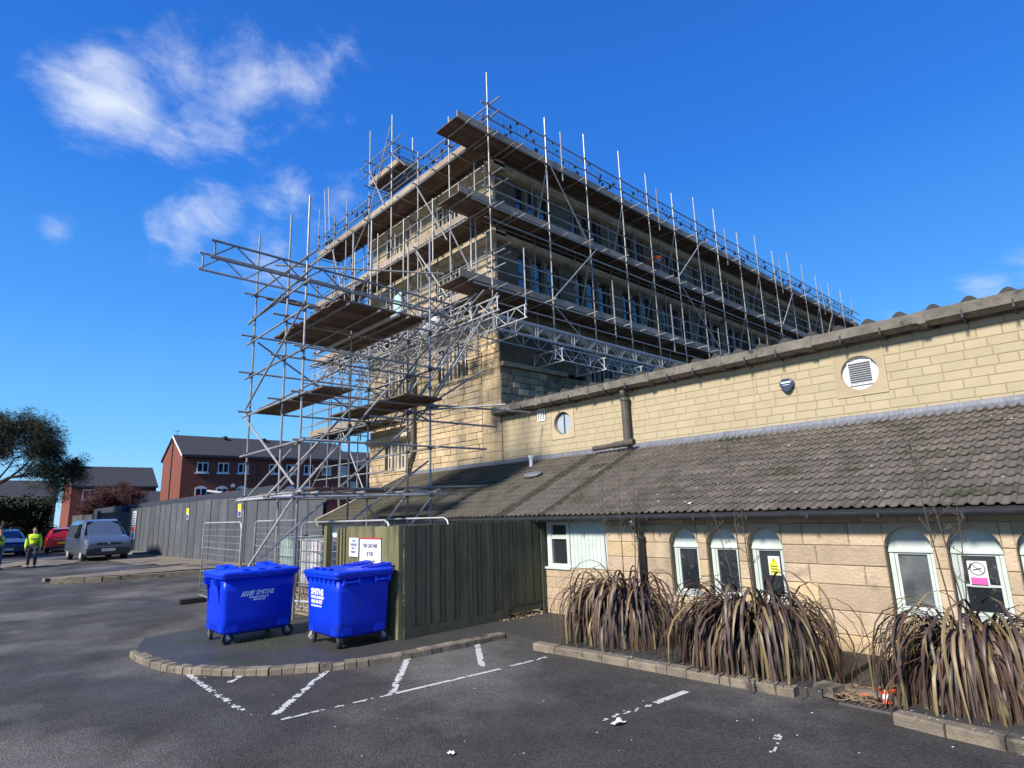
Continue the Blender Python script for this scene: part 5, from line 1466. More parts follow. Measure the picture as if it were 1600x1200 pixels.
ret = empty('far_hoarding', (-52, 7.3, .25), 'short far stretch of grey hoarding behind the van roof', 'hoarding')
for k in range(4): MB().obox((-51.9 - k * 1.25, 7.35 - k * .16, 1.5), (.6, .075, 0), (-.003, .02, 0), (0, 0, 1.28)).build('panel', M_hoard, ret)
MB().box((-62, 8.9, .25), (-50.5, 9.2, 3.35)).build('black_screen', M_ink, ret)
mb = MB(); mb.box((-62, 9.3, .2), (-24, 9.5, 3.35)); mb.box((-24, 9.3, .2), (-22, 9.5, 3.1))
o = mb.build('dark_screen', M_ink); tag(o, 'low black screen showing just above the hoarding', 'screen')
# red machine arm seen over the hoarding
rm = empty('red_machine', (-43, 12, .25), 'red lifting machine showing above the grey hoarding below the brick block', 'machine')
MB().box((-44.2, 12, .3), (-43.4, 13, 3.75)).build('cab', M_red, rm); MB().obox((-41.2, 12.5, 3.55), (2.3, 0, .12), (0, .18, 0), (0, 0, .14)).build('arm', M_red, rm); MB().tube((-43.2, 12.4, 4.0), (-40.3, 12.4, 3.75), .08, 8).build('ram', M_galv2, rm)

# ================================================================== BRICK HOUSES BEHIND
def house(name, label, x_face, y0, y1, depth, ze, zr, mwall, wins=(), chimney=None, zb=.2, mg=None, pipe=None, ridge_in=None):
    """long side faces +X at x_face, gables face -Y / +Y"""
    h = empty(name, (x_face, y0, zb), label, 'house')
    xm = x_face - depth / 2
    w = MB(); w.m = 0
    w.mesh([(x_face, y0, zb), (x_face, y1, zb), (x_face, y1, ze), (x_face, y0, ze)], [(0, 1, 2, 3)])
    w.mesh([(x_face - depth, y0, zb), (x_face - depth, y1, zb), (x_face - depth, y1, ze), (x_face - depth, y0, ze)], [(3, 2, 1, 0)])
    for y, f in ((y0, (0, 1, 2, 3, 4)), (y1, (4, 3, 2, 1, 0))):
        w.mesh([(x_face - depth, y, zb), (x_face, y, zb), (x_face, y, ze), (xm, y, zr), (x_face - depth, y, ze)], [f])
    wo = w.build('wall', mwall, h)
    ov, th = .35, .16; s_ = (zr - ze) / (depth / 2)
    r_ = MB(); r_.prism([(x_face + ov, ze - ov * s_ - .02), (xm, zr), (x_face - depth - ov, ze - ov * s_ - .02), (x_face - depth - ov, ze - ov * s_ + th), (xm, zr + th + .03), (x_face + ov, ze - ov * s_ + th)], 'Y', y0 - .12, y1 + .12)
    ro = r_.build('roof', M_slate, h)
    MB().box((x_face + .3, y0 - .1, ze - .28), (x_face + .42, y1 + .1, ze - .15)).build('gutter', M_black, h)
    MB().prism([(x_face + ov + .01, ze - ov * s_ - .10), (xm, zr - .05), (xm, zr + .16), (x_face + ov + .01, ze - ov * s_ + .10)], 'Y', y0 - .15, y0 - .122).build('verge', M_whitep, h)
    for (y, z0_, z1_, ww, arch) in wins:
        f = MB(); X = x_face + .03
        if arch:
            pts = [(y - ww / 2, z0_), (y + ww / 2, z0_), (y + ww / 2, z1_ - .2), (y + ww / 4, z1_ - .04), (y, z1_), (y - ww / 4, z1_ - .04), (y - ww / 2, z1_ - .2)]
        else: pts = [(y - ww / 2, z0_), (y + ww / 2, z0_), (y + ww / 2, z1_), (y - ww / 2, z1_)]
        f.prism(pts, 'X', x_face - .02, X)
        fo = f.build('window', M_whitep, h)
        for k in range(2):
            a = y - ww / 2 + .09 + k * (ww / 2 - .03); b = a + ww / 2 - .15
            MB().box((X + .001, a, z0_ + .1), (X + .012, b, z1_ - (.26 if arch else .1))).build('pane', M_glass, fo)
        MB().box((x_face - .02, y - ww / 2 - .1, z0_ - .1), (x_face + .1, y + ww / 2 + .1, z0_ - .001)).build('sill', M_whitep if not arch else M_conc, fo)
    if chimney:
        cx, cy, cz = chimney; c = MB().box((cx - .45, cy - .3, ze), (cx + .45, cy + .3, cz)).build('chimney', mwall, h)
        MB().box((cx - .5, cy - .35, cz), (cx + .5, cy + .35, cz + .15)).build('chimney_cap', M_conc, c)
        for q in (-.2, .2): MB().tube((cx + q, cy, cz + .15), (cx + q, cy, cz + .5), .12, 8).build('chimney_pot', M_brick, c)
    return h
W = []
for y in (16.05, 17.8, 19.55, 22.4, 24.1, 25.85, 27.8, 29.5): W += [(y, 6.28, 7.2, .95, False), (y, 4.05, 5.12, .98, True)]
brick_block = house('brick_block', 'long red brick block with two rows of white windows above the hoarding', -58, 14.35, 30.2, 6.6, 7.88, 9.75, M_brick, W)
MB().tube((-57.93, 20.95, .3), (-57.93, 20.95, 7.7), .06, 6).build('drainpipe', M_black, brick_block)
MB().tube((-61.3, 14.3, .3), (-61.3, 14.3, 9.5), .05, 6).build('drainpipe', M_black, brick_block)
MB().prism([(18.55, 5.0), (18.9, 5.0), (18.9, 5.2), (18.72, 5.35), (18.55, 5.2)], 'X', -57.99, -57.9).build('alarm_box', M_whitep, brick_block)
aer = MB(); aer.tube((-61.3, 14.6, 9.7), (-61.3, 14.6, 10.4), .025, 5); aer.tube((-61.8, 14.6, 10.3), (-60.8, 14.6, 10.35), .02, 4); aer.tube((-61.5, 14.3, 10.3), (-61.5, 14.9, 10.3), .012, 4); aer.build('aerial', M_coupler, brick_block)
for y in (18.5, 22.2): MB().box((-62.0, y, 9.75), (-60.6, y + .3, 9.98)).build('ridge_vent', M_slate, brick_block)
house('brick_wing', 'brick gable wing rising behind the right end of the red brick block', -60, 30.4, 38.2, 7.5, 7.4, 9.2, M_brick, [(32, 4.6, 5.7, 1, False), (34.6, 4.6, 5.7, 1, False)])
bh = house('brick_house', 'two storey red brick house with chimney between the tree and the long block', -85, 9.85, 18.4, 7.0, 6.55, 8.85, M_brick, [(11.6, 4.9, 6.1, 1.35, False), (14.4, 4.9, 6.1, 1.35, False), (11.3, 1.9, 3.0, 1.5, False)], chimney=(-88.4, 10.3, 9.6))
pc = MB().prism([(13.3, 3.1), (15.3, 3.1), (14.3, 4.3)], 'X', -84.9, -83.2).build('porch_gable', M_whitep, bh)
house('low_brick_house', 'low brick house with sloping roof behind the purple brown tree', -80, 15.2, 22.5, 6.0, 3.9, 5.6, M_brickp)
house('pale_brick_house', 'dark roofed house half hidden behind the big tree at far left', -98, -4, 9.9, 8, 5.6, 7.9, mat('buff brick', (.30, .22, .15), (.2, .15, .1), 3, .9), [(5.6, 3.6, 4.6, 1.5, False), (1.0, 3.6, 4.6, 1.3, False), (8.6, 1.2, 2.2, 1.4, False)])
lw = MB().box((-70, -8, .1), (-69.6, 9.4, 1.35)); o = lw.build('brick_wall', M_brickp); tag(o, 'low pinkish brick garden wall behind the parked cars', 'wall')

# ================================================================== TREES
def tree(name, label, base, height, spread, seed, mleaf, nleaf, leaf, levels=5, trunk_r=.35, crown0=.3, density_r=.32, droop=.0, mb_bark=M_bark, twiggy=False):
    random.seed(seed)
    t = empty(name, base, label, 'tree')
    B = MB(); tips = []
    base = Vector(base)
    def grow(p, d, L_, r, lv):
        n = 3; pts = [p]; rad = [r]
        for i in range(n):
            d = (d + Vector((rnd(-1, 1), rnd(-1, 1), rnd(-.5, .7) - droop * lv * .3)) * .17).normalized()
            p = p + d * L_ / n; pts.append(p); rad.append(r * (1 - .38 * (i + 1) / n))
            if lv >= 2: tips.append((p, lv))
        B.path(pts, rad, 6 if lv < 2 else (4 if lv < 4 else 3))
        if lv >= levels: tips.append((p, lv)); return
        k = 4 if lv < 2 else 3
        for i in range(k):
            az = rnd(0, 6.283); tilt = rnd(.45, 1.0) if lv > 0 else rnd(.5, 1.15)
            o_ = d.orthogonal().normalized(); o_ = Matrix.Rotation(az, 3, d) @ o_
            nd = (d * math.cos(tilt) + o_ * math.sin(tilt)); nd.x *= spread; nd.y *= spread; nd.normalize()
            q = pts[-1] if random.random() < .6 else pts[-2]
            grow(q, nd, L_ * rnd(.62, .80), rad[-1] * .72, lv + 1)
    grow(base, Vector((0, 0, 1)), height * crown0, trunk_r, 0)
    B.build('trunk', mb_bark, t)
    lm = MB()
    for i in range(nleaf):
        p, lv = random.choice(tips)
        c = p + Vector((rnd(-1, 1), rnd(-1, 1), rnd(-.8, .8))) * density_r
        u = Vector((rnd(-1, 1), rnd(-1, 1), rnd(-1, 1))).normalized() ; v = u.orthogonal().normalized(); s_ = leaf * rnd(.5, 1.2)
        if twiggy: lm.poly([c - u * s_ * 1.8, c + v * s_ * .30, c + u * s_ * 1.8])
        else: lm.poly([c - u * s_, c - v * s_ * .6, c + u * s_, c + v * s_ * .6])
    lm.build('crown', mleaf, t)
    return t
tree('bare_tree', 'large wide tree with fine dark twigs filling the left edge of the picture', (-50, .5, .2), 13.2, 1.5, 12, M_twig, 60000, .105, levels=6, trunk_r=.42, crown0=.27, density_r=.42, twiggy=True)
tree('evergreen_tree', 'dark low evergreen tree standing under and behind the big bare tree', (-62, 3.0, .2), 5.8, 1.5, 23, M_ever, 16000, .14, levels=4, trunk_r=.2, crown0=.32, density_r=.6)
tree('evergreen_tree', 'second dark evergreen at the extreme left edge behind the people', (-60, -1.0, .2), 6.6, 1.5, 27, M_ever, 12000, .14, levels=4, trunk_r=.2, crown0=.32, density_r=.6)
tree('purple_tree', 'rounded purple brown leafless tree in front of the brick house', (-64, 12.0, .2), 9.2, 1.0, 31, M_purple, 26000, .10, levels=5, trunk_r=.14, crown0=.25, density_r=.38, mb_bark=M_purple, twiggy=True)
def bush(name, label, c, r, h, m, n, leaf, seed):
    random.seed(seed); mb = MB()
    for i in range(n):
        d = Vector((rnd(-1, 1), rnd(-1, 1), rnd(0, 1))); 
        if d.length > 1: d.normalize()
        p = Vector(c) + Vector((d.x * r[0], d.y * r[1], d.z * h)) * (1 + .2 * noise.noise(d * 3))
        u = Vector((rnd(-1, 1), rnd(-1, 1), rnd(-1, 1))).normalized(); v = u.orthogonal().normalized()
        mb.poly([p - u * leaf, p - v * leaf * .6, p + u * leaf, p + v * leaf * .6])
    o = mb.build(name, m); tag(o, label, 'bush')
bush('bush', 'green bush behind the person in the yellow jacket', (-64, 6.0, .2), (1.3, 2.2), 1.9, M_ever, 3500, .10, 5)
bush('bush', 'dark bush at the foot of the purple brown tree', (-68, 12.5, .2), (1.5, 3.5), 2.4, M_purple, 3500, .12, 6)
for (y, z, lb) in ((5.05, 1.75, 'left'), (6.75, 1.75, 'right')):
    o = MB().box((-59.9, y - .05, .25), (-59.8, y + .05, z)).build('white_post', M_whitep); tag(o, 'white post rising behind the red car, the %s one' % lb, 'post', 'white posts behind the red car')
# mature hedge line and far ground beyond the car park
bush('far_hedge', 'long dark hedge closing the far end of the car park', (-105, -20, .2), (3, 26), 3.2, M_ever, 9000, .25, 8)

# ================================================================== VEHICLES
def ring_at(L, w0, w1, w2, z0, z1, z2):
    """cross-section at length L: sill half width w0 at z0, belt half width w1 at z1, roof half width w2 at z2"""
    zc = z0 + (z1 - z0) * .25
    return [(L, -w0 * .92, z0), (L, -w1, zc), (L, -w1, z1), (L, -(w1 * .35 + w2 * .65), z1 + (z2 - z1) * .72), (L, -w2 * .86, z2), (L, 0, z2 + .015), (L, w2 * .86, z2), (L, w1 * .35 + w2 * .65, z1 + (z2 - z1) * .72), (L, w1, z1), (L, w1, zc), (L, w0 * .92, z0)]
def vehicle(name, label, loc, heading, st, paint, wheels, wr, glass, cat='car', trim=None, wheelw=.2, halfw=.9, scale=1.0, plate=('W', 'AB12 CDE', 1)):
    v = empty(name, loc, label, cat)
    v.rotation_euler = (0, 0, heading); v.scale = (scale,) * 3
    sv = WPOS[v.name]; WPOS[v.name] = Vector((0, 0, 0))     # children in local coordinates
    b = MB(); rings = [ring_at(*s_) for s_ in st]; n = len(rings[0])
    b.mesh([p for r_ in rings for p in r_], [(k * n + i, k * n + (i + 1) % n, (k + 1) * n + (i + 1) % n, (k + 1) * n + i) for k in range(len(rings) - 1) for i in range(n)] + [tuple(range(n - 1, -1, -1)), tuple((len(rings) - 1) * n + i for i in range(n))])
    bo = b.build('body', paint, v, bevel=.03)
    for k, (wx, sy) in enumerate([(wx, sy) for wx in wheels for sy in (-1, 1)]):
        w = MB().tube((wx, sy * (halfw - wheelw), wr), (wx, sy * (halfw + .012), wr), wr, 22).build('wheel', M_rubber, v)
        MB().tube((wx, sy * (halfw - .02), wr), (wx, sy * (halfw + .02), wr), wr * .64, 14).build('hubcap', M_galv2, w)
        MB().tube((wx, sy * (halfw - .1), wr), (wx, sy * (halfw + .005), wr), wr * 1.13, 22).build('wheel_arch', M_black, v)
    return v, bo
def patch(v, name, pts, m, off=.012, th=None):
    mb = MB(); P = [Vector(p) for p in pts]; nrm = (P[1] - P[0]).cross(P[2] - P[0]).normalized()
    q = [p + nrm * off for p in P]; r_ = [p - nrm * .03 for p in P]; k = len(P)
    mb.mesh(q + r_, [tuple(range(k))] + [(i, k + i, k + (i + 1) % k, (i + 1) % k) for i in range(k)])
    return mb.build(name, m, v)
M_cglass = mat('car glass', (.008, .010, .013), (.012, .015, .018), 2, .2, spec=.1, ior=1.15)
M_van = mat('blue grey metallic paint', (.15, .18, .22), (.14, .17, .21), 3, .25, metal=.5, coat=.8)
M_redp = mat('red car paint', (.50, .012, .022), (.48, .012, .02), 3, .25, coat=.8, metal=.2)
M_bluep = mat('dark blue car paint', (.012, .03, .13), (.012, .028, .12), 3, .25, coat=.8, metal=.3)
M_lamp = mat('headlamp lens', (.55, .57, .6), (.3, .32, .35), 14, .08, spec=1)
M_plate = mat('white number plate', (.78, .78, .75), (.75, .75, .72), 9, .5)
# van: L from front (0) backwards (negative)
st = [(0.0, .80, .84, .82, .30, .72, .80), (-.10, .86, .93, .90, .24, .78, .92), (-.45, .90, .96, .88, .22, .98, 1.08), (-.95, .92, .97, .80, .22, 1.06, 1.19), (-1.75, .92, .97, .76, .22, 1.08, 1.84), (-2.1, .92, .97, .78, .22, 1.08, 1.92), (-3.6, .92, .97, .80, .22, 1.08, 1.93), (-4.45, .92, .96, .80, .24, 1.08, 1.86), (-4.55, .88, .92, .76, .3, 1.05, 1.78)]
van, vb = vehicle('van', 'blue grey panel van parked facing the camera in front of the hoarding', (-37.2, 6.15, .25), R(3), st, M_van, (-.85, -3.75), .33, None, 'van', halfw=.93, scale=1.08)
patch(van, 'windscreen', [(-.98, -.84, 1.16), (-.98, .84, 1.16), (-1.74, .66, 1.80), (-1.74, -.66, 1.80)], M_cglass, .03)
for s_ in (-1, 1):
    pts = [(-1.35, s_ * .955, 1.12), (-2.25, s_ * .955, 1.12), (-2.25, s_ * .83, 1.72), (-1.78, s_ * .83, 1.70)]
    patch(van, 'side_window', pts if s_ > 0 else pts[::-1], M_cglass, .02)
    hl = [(-.075, s_ * .52, .76), (-.16, s_ * .88, .80), (-.22, s_ * .91, .96), (-.12, s_ * .62, .90)]
    patch(van, 'headlight', hl if s_ > 0 else hl[::-1], M_lamp, .03)
    MB().obox((-1.45, s_ * 1.06, 1.18), (.09, 0, 0), (0, .10, 0), (0, 0, .13)).build('wing_mirror', M_black, van, bevel=.03)
MB().box((-.14, -.9, .28), (.03, .9, .60)).build('bumper', M_black, van, bevel=.05)
MB().box((-.12, -.50, .72), (.005, .50, .84)).build('grille', M_black, van, bevel=.02)
MB().tube((-.02, 0, .80), (.025, 0, .80), .06, 6).build('badge', M_galv2, van)
MB().box((-.02, -.62, .61), (.03, .62, .655)).build('bright_strip', M_van, van)
pl = MB().box((.03, -.27, .44), (.045, .27, .56)).build('number_plate', M_plate, van)
def plate_text(par, t, org, ux, m=M_ink, s=.11):
    cu = bpy.data.curves.new('lettering', 'FONT'); cu.body = t; cu.size = s; cu.align_x = 'CENTER'; cu.resolution_u = 1
    ob = bpy.data.objects.new('tmp', cu); me = bpy.data.meshes.new_from_object(ob); bpy.data.objects.remove(ob)
    for vv_ in me.vertices: vv_.co = Vector(org) + Vector(ux) * vv_.co.x + Vector((0, 0, 1)) * vv_.co.y
    me.materials.clear(); me.materials.append(m); o = bpy.data.objects.new('plate_lettering', me); col.objects.link(o); o.parent = par
plate_text(pl, 'WF70 OXS', (.048, 0, .46), (0, 1, 0))
MB().path([(-1.85, 0, 1.93), (-2.0, 0, 2.12)], .012, 4).build('aerial', M_black, van)
for s_ in (-1, 1): MB().obox((-1.0, s_ * .3, 1.2), (.02, 0, .01), (0, .32, 0), (0, 0, .01)).build('wiper', M_black, van)
# red hatchback seen from behind
st = [(0, .78, .86, .80, .30, .82, .86), (-.12, .84, .90, .78, .24, .90, 1.0), (-.55, .86, .91, .66, .22, .92, 1.42), (-1.2, .86, .91, .68, .2, .92, 1.50), (-2.3, .86, .91, .66, .2, .92, 1.46), (-3.1, .86, .9, .72, .2, .90, 1.0), (-3.9, .84, .88, .80, .22, .72, .86), (-4.1, .76, .8, .76, .3, .62, .7)]
red, rb_ = vehicle('red_car', 'red hatchback seen from behind between the people and the van', (-53.5, 6.1, .25), R(-4), st, M_redp, (-.8, -3.3), .31, None, halfw=.86, scale=1.12)
patch(red, 'rear_window', [(-.17, -.62, 1.0), (-.17, .62, 1.0), (-.53, .56, 1.38), (-.53, -.56, 1.38)], M_cglass, .03)
for s_ in (-1, 1):
    q = [(.0, s_ * .55, .80), (-.08, s_ * .86, .80), (-.13, s_ * .86, .95), (-.09, s_ * .55, .93)]
    patch(red, 'tail_light', q if s_ > 0 else q[::-1], mat('tail lens', (.35, .01, .01), rough=.15), .025)
pl = MB().box((.0, -.27, .52), (.03, .27, .63)).build('number_plate', M_yellow, red); plate_text(pl, 'KV18 LRO', (.033, 0, .54), (0, 1, 0))
MB().box((-.1, -.8, .28), (.02, .8, .40)).build('bumper', M_black, red, bevel=.03); MB().box((-.02, -.6, .77), (.01, .6, .80)).build('bright_strip', M_galv2, red)
# dark blue car facing us at the left edge
st = [(0, .74, .80, .74, .28, .60, .66), (-.12, .82, .87, .80, .22, .70, .78), (-.9, .86, .90, .76, .2, .88, .98), (-1.6, .86, .9, .66, .2, .92, 1.40), (-2.2, .86, .9, .68, .2, .92, 1.50), (-3.4, .86, .9, .66, .2, .92, 1.46), (-4.1, .84, .88, .74, .22, .9, 1.0)]
blue, _b = vehicle('blue_car', 'dark blue car parked facing the camera behind the person at the left edge', (-50.2, 2.9, .25), R(2), st, M_bluep, (-.8, -3.3), .32, None, halfw=.86, scale=1.12)
patch(blue, 'windscreen', [(-.95, -.68, .98), (-.95, .68, .98), (-1.62, .58, 1.36), (-1.62, -.58, 1.36)], M_cglass, .03)
for s_ in (-1, 1):
    q = [(-.02, s_ * .48, .60), (-.12, s_ * .80, .62), (-.18, s_ * .82, .74), (-.10, s_ * .5, .70)]
    patch(blue, 'headlight', q if s_ > 0 else q[::-1], M_lamp, .03)
    MB().obox((-1.35, s_ * .98, 1.0), (.06, 0, 0), (0, .1, 0), (0, 0, .07)).build('wing_mirror', M_bluep, blue, bevel=.02)
MB().box((-.1, -.5, .35), (.015, .5, .5)).build('grille', M_black, blue); pl = MB().box((.01, -.26, .36), (.03, .26, .47)).build('number_plate', M_plate, blue)
plate_text(pl, 'VN65 JHT', (.033, 0, .38), (0, 1, 0))

# ================================================================== PEOPLE
M_skin = mat('skin', (.50, .29, .20), (.46, .26, .18), 9, .6)
M_hiviz = mat('high visibility yellow', (.62, .86, .03), (.54, .78, .02), 4, .6, .3, 10)
M_tape = mat('dark reflective tape', (.10, .13, .07), (.13, .16, .09), 9, .4)
M_hair = mat('dark hair', (.03, .02, .015), (.02, .015, .01), 9, .8)
M_trous = mat('grey trousers', (.065, .065, .075), (.05, .05, .06), 5, .9)
M_jean = mat('blue jeans', (.06, .12, .24), (.05, .09, .19), 5, .9)
M_green = mat('dark green sleeve', (.03, .06, .045), (.02, .045, .035), 5, .9)
M_coatb = mat('navy jacket', (.03, .04, .07), (.02, .03, .05), 5, .9)
M_boot = mat('dark boot', (.03, .025, .02), (.02, .018, .015), 5, .7)
def skin_mesh(name, verts, edges, radii, m, par, root=0, sub=2):
    me = bpy.data.meshes.new(name); me.from_pydata([tuple(v) for v in verts], edges, []); me.materials.append(m)
    o = bpy.data.objects.new(name, me); col.objects.link(o); o.parent = par; reg(o, (0, 0, 0))
    sk = o.modifiers.new('skin', 'SKIN'); sk.use_smooth_shade = True
    for i, d in enumerate(me.skin_vertices[0].data):
        r_ = radii[i]; d.radius = r_ if isinstance(r_, tuple) else (r_, r_); d.use_root = (i == root)
    s_ = o.modifiers.new('sub', 'SUBSURF'); s_.levels = sub; s_.render_levels = sub
    return o
def person(label, loc, heading, J, tops, legs_m, group=None, hat=None, scale=1.0, headlook=0):
    """J: joints in local metres, x forward, y left"""
    p = empty('person', loc, label, 'person', group); p.rotation_euler = (0, 0, heading); p.scale = (scale,) * 3
    WPOS[p.name] = Vector((0, 0, 0))
    V = []; E = []; Rr = []
    def add(pt, r, con=None):
        V.append(Vector(pt)); Rr.append(r)
        if con is not None: E.append((con, len(V) - 1))
        return len(V) - 1
    pel = add(J['pelvis'], (.13, .11)); wai = add(J['waist'], (.125, .10), pel); ch = add(J['chest'], (.15, .115), wai); sh = add(J['neckbase'], (.10, .09), ch); nk = add(J['neck'], .052, sh)
    h0 = add(J['head0'], (.068, .080), nk); h1 = add(J['head1'], (.076, .092), h0); h2 = add(J['head2'], (.060, .070), h1)
    ns = add(Vector(J['head0']) + Vector((.095, 0, .035)), .012, h0)
    for s_ in 'LR':
        k = add(J['hip' + s_], .085, pel); k = add(J['knee' + s_], .058, k); k = add(J['ankle' + s_], .040, k); add(J['toe' + s_], .038, k)
        k = add(J['shoulder' + s_], .058, ch); k = add(J['elbow' + s_], .042, k); w = add(J['wrist' + s_], .028, k); pm = add(J['palm' + s_], (.030, .018), w)
        d = (Vector(J['palm' + s_]) - Vector(J['wrist' + s_])).normalized(); side = d.cross(Vector((0, 1, 0)) if abs(d.y) < .8 else Vector((1, 0, 0))).normalized()
        for q, ln in ((-.026, .07), (-.009, .08), (.009, .078), (.026, .062)):
            a = add(Vector(J['palm' + s_]) + d * .04 + side * q, .0085, pm); add(V[a] + d * ln * .7 + Vector((.012, 0, -.004)), .008, a)
        a = add(Vector(J['palm' + s_]) - d * .01 + side * .035, .010, pm); add(V[a] + d * .035 + side * .02, .009, a)
    body = skin_mesh('body', V, E, Rr, M_skin, p)
    # ears, hair
    hd = Vector(J['head1'])
    hb = MB(); n = 12
    for (zz, rr) in ((0, 0),): pass
    rows = []
    for a in range(5):
        th = math.pi / 2 * a / 4; rows.append([(hd.x - .012 + .103 * math.cos(th) * math.cos(2 * math.pi * b / n) * (1 if math.cos(2 * math.pi * b / n) < .3 else .80), hd.y + .088 * math.cos(th) * math.sin(2 * math.pi * b / n), hd.z + .005 + .10 * math.sin(th)) for b in range(n)])
    hb.mesh([q for r_ in rows for q in r_], [(a * n + b, a * n + (b + 1) % n, (a + 1) * n + (b + 1) % n, (a + 1) * n + b) for a in range(4) for b in range(n)])
    hb.build('hard_hat' if hat else 'hair', hat or M_hair, p, smooth=True)
    for s_ in (-1, 1):
        MB().obox(hd + Vector((-.005, s_ * .083, -.02)), (.014, 0, 0), (0, .007, 0), (0, 0, .026)).build('ear', M_skin, p, bevel=.004)
        MB().obox(Vector(J['head0']) + Vector((.083, s_ * .032, .062)), (.006, 0, 0), (0, .012, 0), (0, 0, .006)).build('eye', M_boot, p)
    MB().obox(Vector(J['head0']) + Vector((.082, 0, -.012)), (.005, 0, 0), (0, .024, 0), (0, 0, .004)).build('mouth', M_redlip, p)
    # clothing shells
    for nm, m, parts in tops:
        V2, E2, R2 = [], [], []
        def ad(pt, r, con=None):
            V2.append(Vector(pt)); R2.append(r)
            if con is not None: E2.append((con, len(V2) - 1))
            return len(V2) - 1
        if 'torso' in parts:
            a = ad(Vector(J['pelvis']) + Vector((0, 0, .0)), (.185, .15)); b = ad(J['waist'], (.18, .15), a); c = ad(J['chest'], (.195, .155), b); d_ = ad(J['neckbase'], (.12, .10), c)
            if 'arms' in parts:
                for s_ in 'LR':
                    k = ad(J['shoulder' + s_], .085, c); k = ad(J['elbow' + s_], .066, k); k = ad(J['wrist' + s_], .052, k)
            skin_mesh(nm, V2, E2, R2, m, p)
        elif parts == ['arms']:
            for s_ in 'LR':
                V3 = [Vector(J['shoulder' + s_]), Vector(J['elbow' + s_]), Vector(J['wrist' + s_])]
                skin_mesh(nm, V3, [(0, 1), (1, 2)], [.082, .064, .05], m, p)
    V3 = [Vector(J['pelvis'])]; E3 = []; R3 = [(.155, .13)]
    for s_ in 'LR':
        for k_, (jn, r_) in enumerate((('hip', .105), ('knee', .080), ('ankle', .066))):
            V3.append(Vector(J[jn + s_])); R3.append(r_); E3.append((0 if k_ == 0 else len(V3) - 2, len(V3) - 1))
    skin_mesh('trousers', V3, E3, R3, legs_m, p)
    for s_ in 'LR':
        a, t = Vector(J['ankle' + s_]), Vector(J['toe' + s_])
        skin_mesh('boot', [a + Vector((-.03, 0, .02)), a + Vector((-.03, 0, -.045)), t + Vector((0, 0, -.005))], [(0, 1), (1, 2)], [.058, .052, .046], M_boot, p)
    return p
M_redlip = mat('lip', (.32, .12, .10), rough=.6)
def stand(lean=0, step=.06, armspread=.06):
    return dict(pelvis=(0, 0, .93), waist=(.0, 0, 1.08), chest=(.01, 0, 1.28), neckbase=(0, 0, 1.43), neck=(.01, 0, 1.50), head0=(.025, 0, 1.58), head1=(.015, 0, 1.66), head2=(0, 0, 1.71),
        hipL=(0, .10, .86), hipR=(0, -.10, .86), kneeL=(step + .03, .12, .48), kneeR=(-step * .3 + .02, -.12, .48), ankleL=(step, .13, .09), ankleR=(-step, -.13, .09), toeL=(step + .15, .15, .045), toeR=(-step + .15, -.15, .045),
        shoulderL=(0, .20, 1.38), shoulderR=(0, -.20, 1.38), elbowL=(-.02, .27 + armspread, 1.10), elbowR=(-.02, -.27 - armspread, 1.10), wristL=(.07, .28 + armspread, .86), wristR=(.05, -.28 - armspread, .86), palmL=(.085, .28 + armspread, .79), palmR=(.065, -.28 - armspread, .79))
pa = person('person in bright yellow high visibility jacket and grey trousers walking towards the camera', (-35.6, 2.95, .25), R(-6), stand(step=.14, armspread=-.02), [('jacket', M_hiviz, ['torso', 'arms'])], M_trous, scale=1.02)
for z, r_ in ((1.02, (.215, .235)), (1.24, (.20, .235))):
    mb = MB(); n = 20; ring = [(r_[0] * .82 * math.cos(2 * math.pi * i / n), r_[1] * .90 * math.sin(2 * math.pi * i / n)) for i in range(n)]
    mb.mesh([(x, y, z - .022) for x, y in ring] + [(x, y, z + .022) for x, y in ring], [(i, (i + 1) % n, n + (i + 1) % n, n + i) for i in range(n)]); mb.build('reflective_band', M_tape, pa)
J2 = stand(step=.05, armspread=.0)
pb = person('person at the left edge in yellow vest over dark green sleeves and blue jeans', (-35.2, 1.72, .25), R(75), J2, [('vest', M_hiviz, ['torso']), ('sleeve', M_green, ['arms'])], M_jean, scale=1.05, hat=M_coatb)
for z in (1.02, 1.20):
    mb = MB(); n = 20; ring = [(.19 * math.cos(2 * math.pi * i / n), .215 * math.sin(2 * math.pi * i / n)) for i in range(n)]
    mb.mesh([(x, y, z - .022) for x, y in ring] + [(x, y, z + .022) for x, y in ring], [(i, (i + 1) % n, n + (i + 1) % n, n + i) for i in range(n)]); mb.build('reflective_band', M_tape, pb)
# worker bending over on the middle deck
JB = dict(pelvis=(-.16, 0, .86), waist=(-.06, 0, .98), chest=(.12, 0, 1.08), neckbase=(.27, 0, 1.12), neck=(.33, 0, 1.12), head0=(.40, 0, 1.08), head1=(.45, 0, 1.09), head2=(.50, 0, 1.08),
    hipL=(-.16, .10, .80), hipR=(-.16, -.10, .80), kneeL=(.04, .13, .46), kneeR=(-.02, -.13, .46), ankleL=(-.06, .13, .09), ankleR=(-.14, -.13, .09), toeL=(.08, .14, .045), toeR=(0, -.14, .045),
    shoulderL=(.18, .20, 1.08), shoulderR=(.18, -.20, 1.08), elbowL=(.26, .24, .82), elbowR=(.26, -.24, .82), wristL=(.42, .20, .64), wristR=(.42, -.20, .64), palmL=(.46, .19, .58), palmR=(.46, -.19, .58))
M_orangej = mat('orange jacket', (.85, .13, .02), (.75, .10, .015), 5, .7)
person('worker in an orange jacket and grey trousers bending over on the middle scaffold deck', (-12.72, 20.35, 11.13), R(130), JB, [('jacket', M_orangej, ['torso', 'arms'])], mat('blue grey trousers', (.10, .11, .16), (.08, .09, .13), 5, .9), scale=.98)
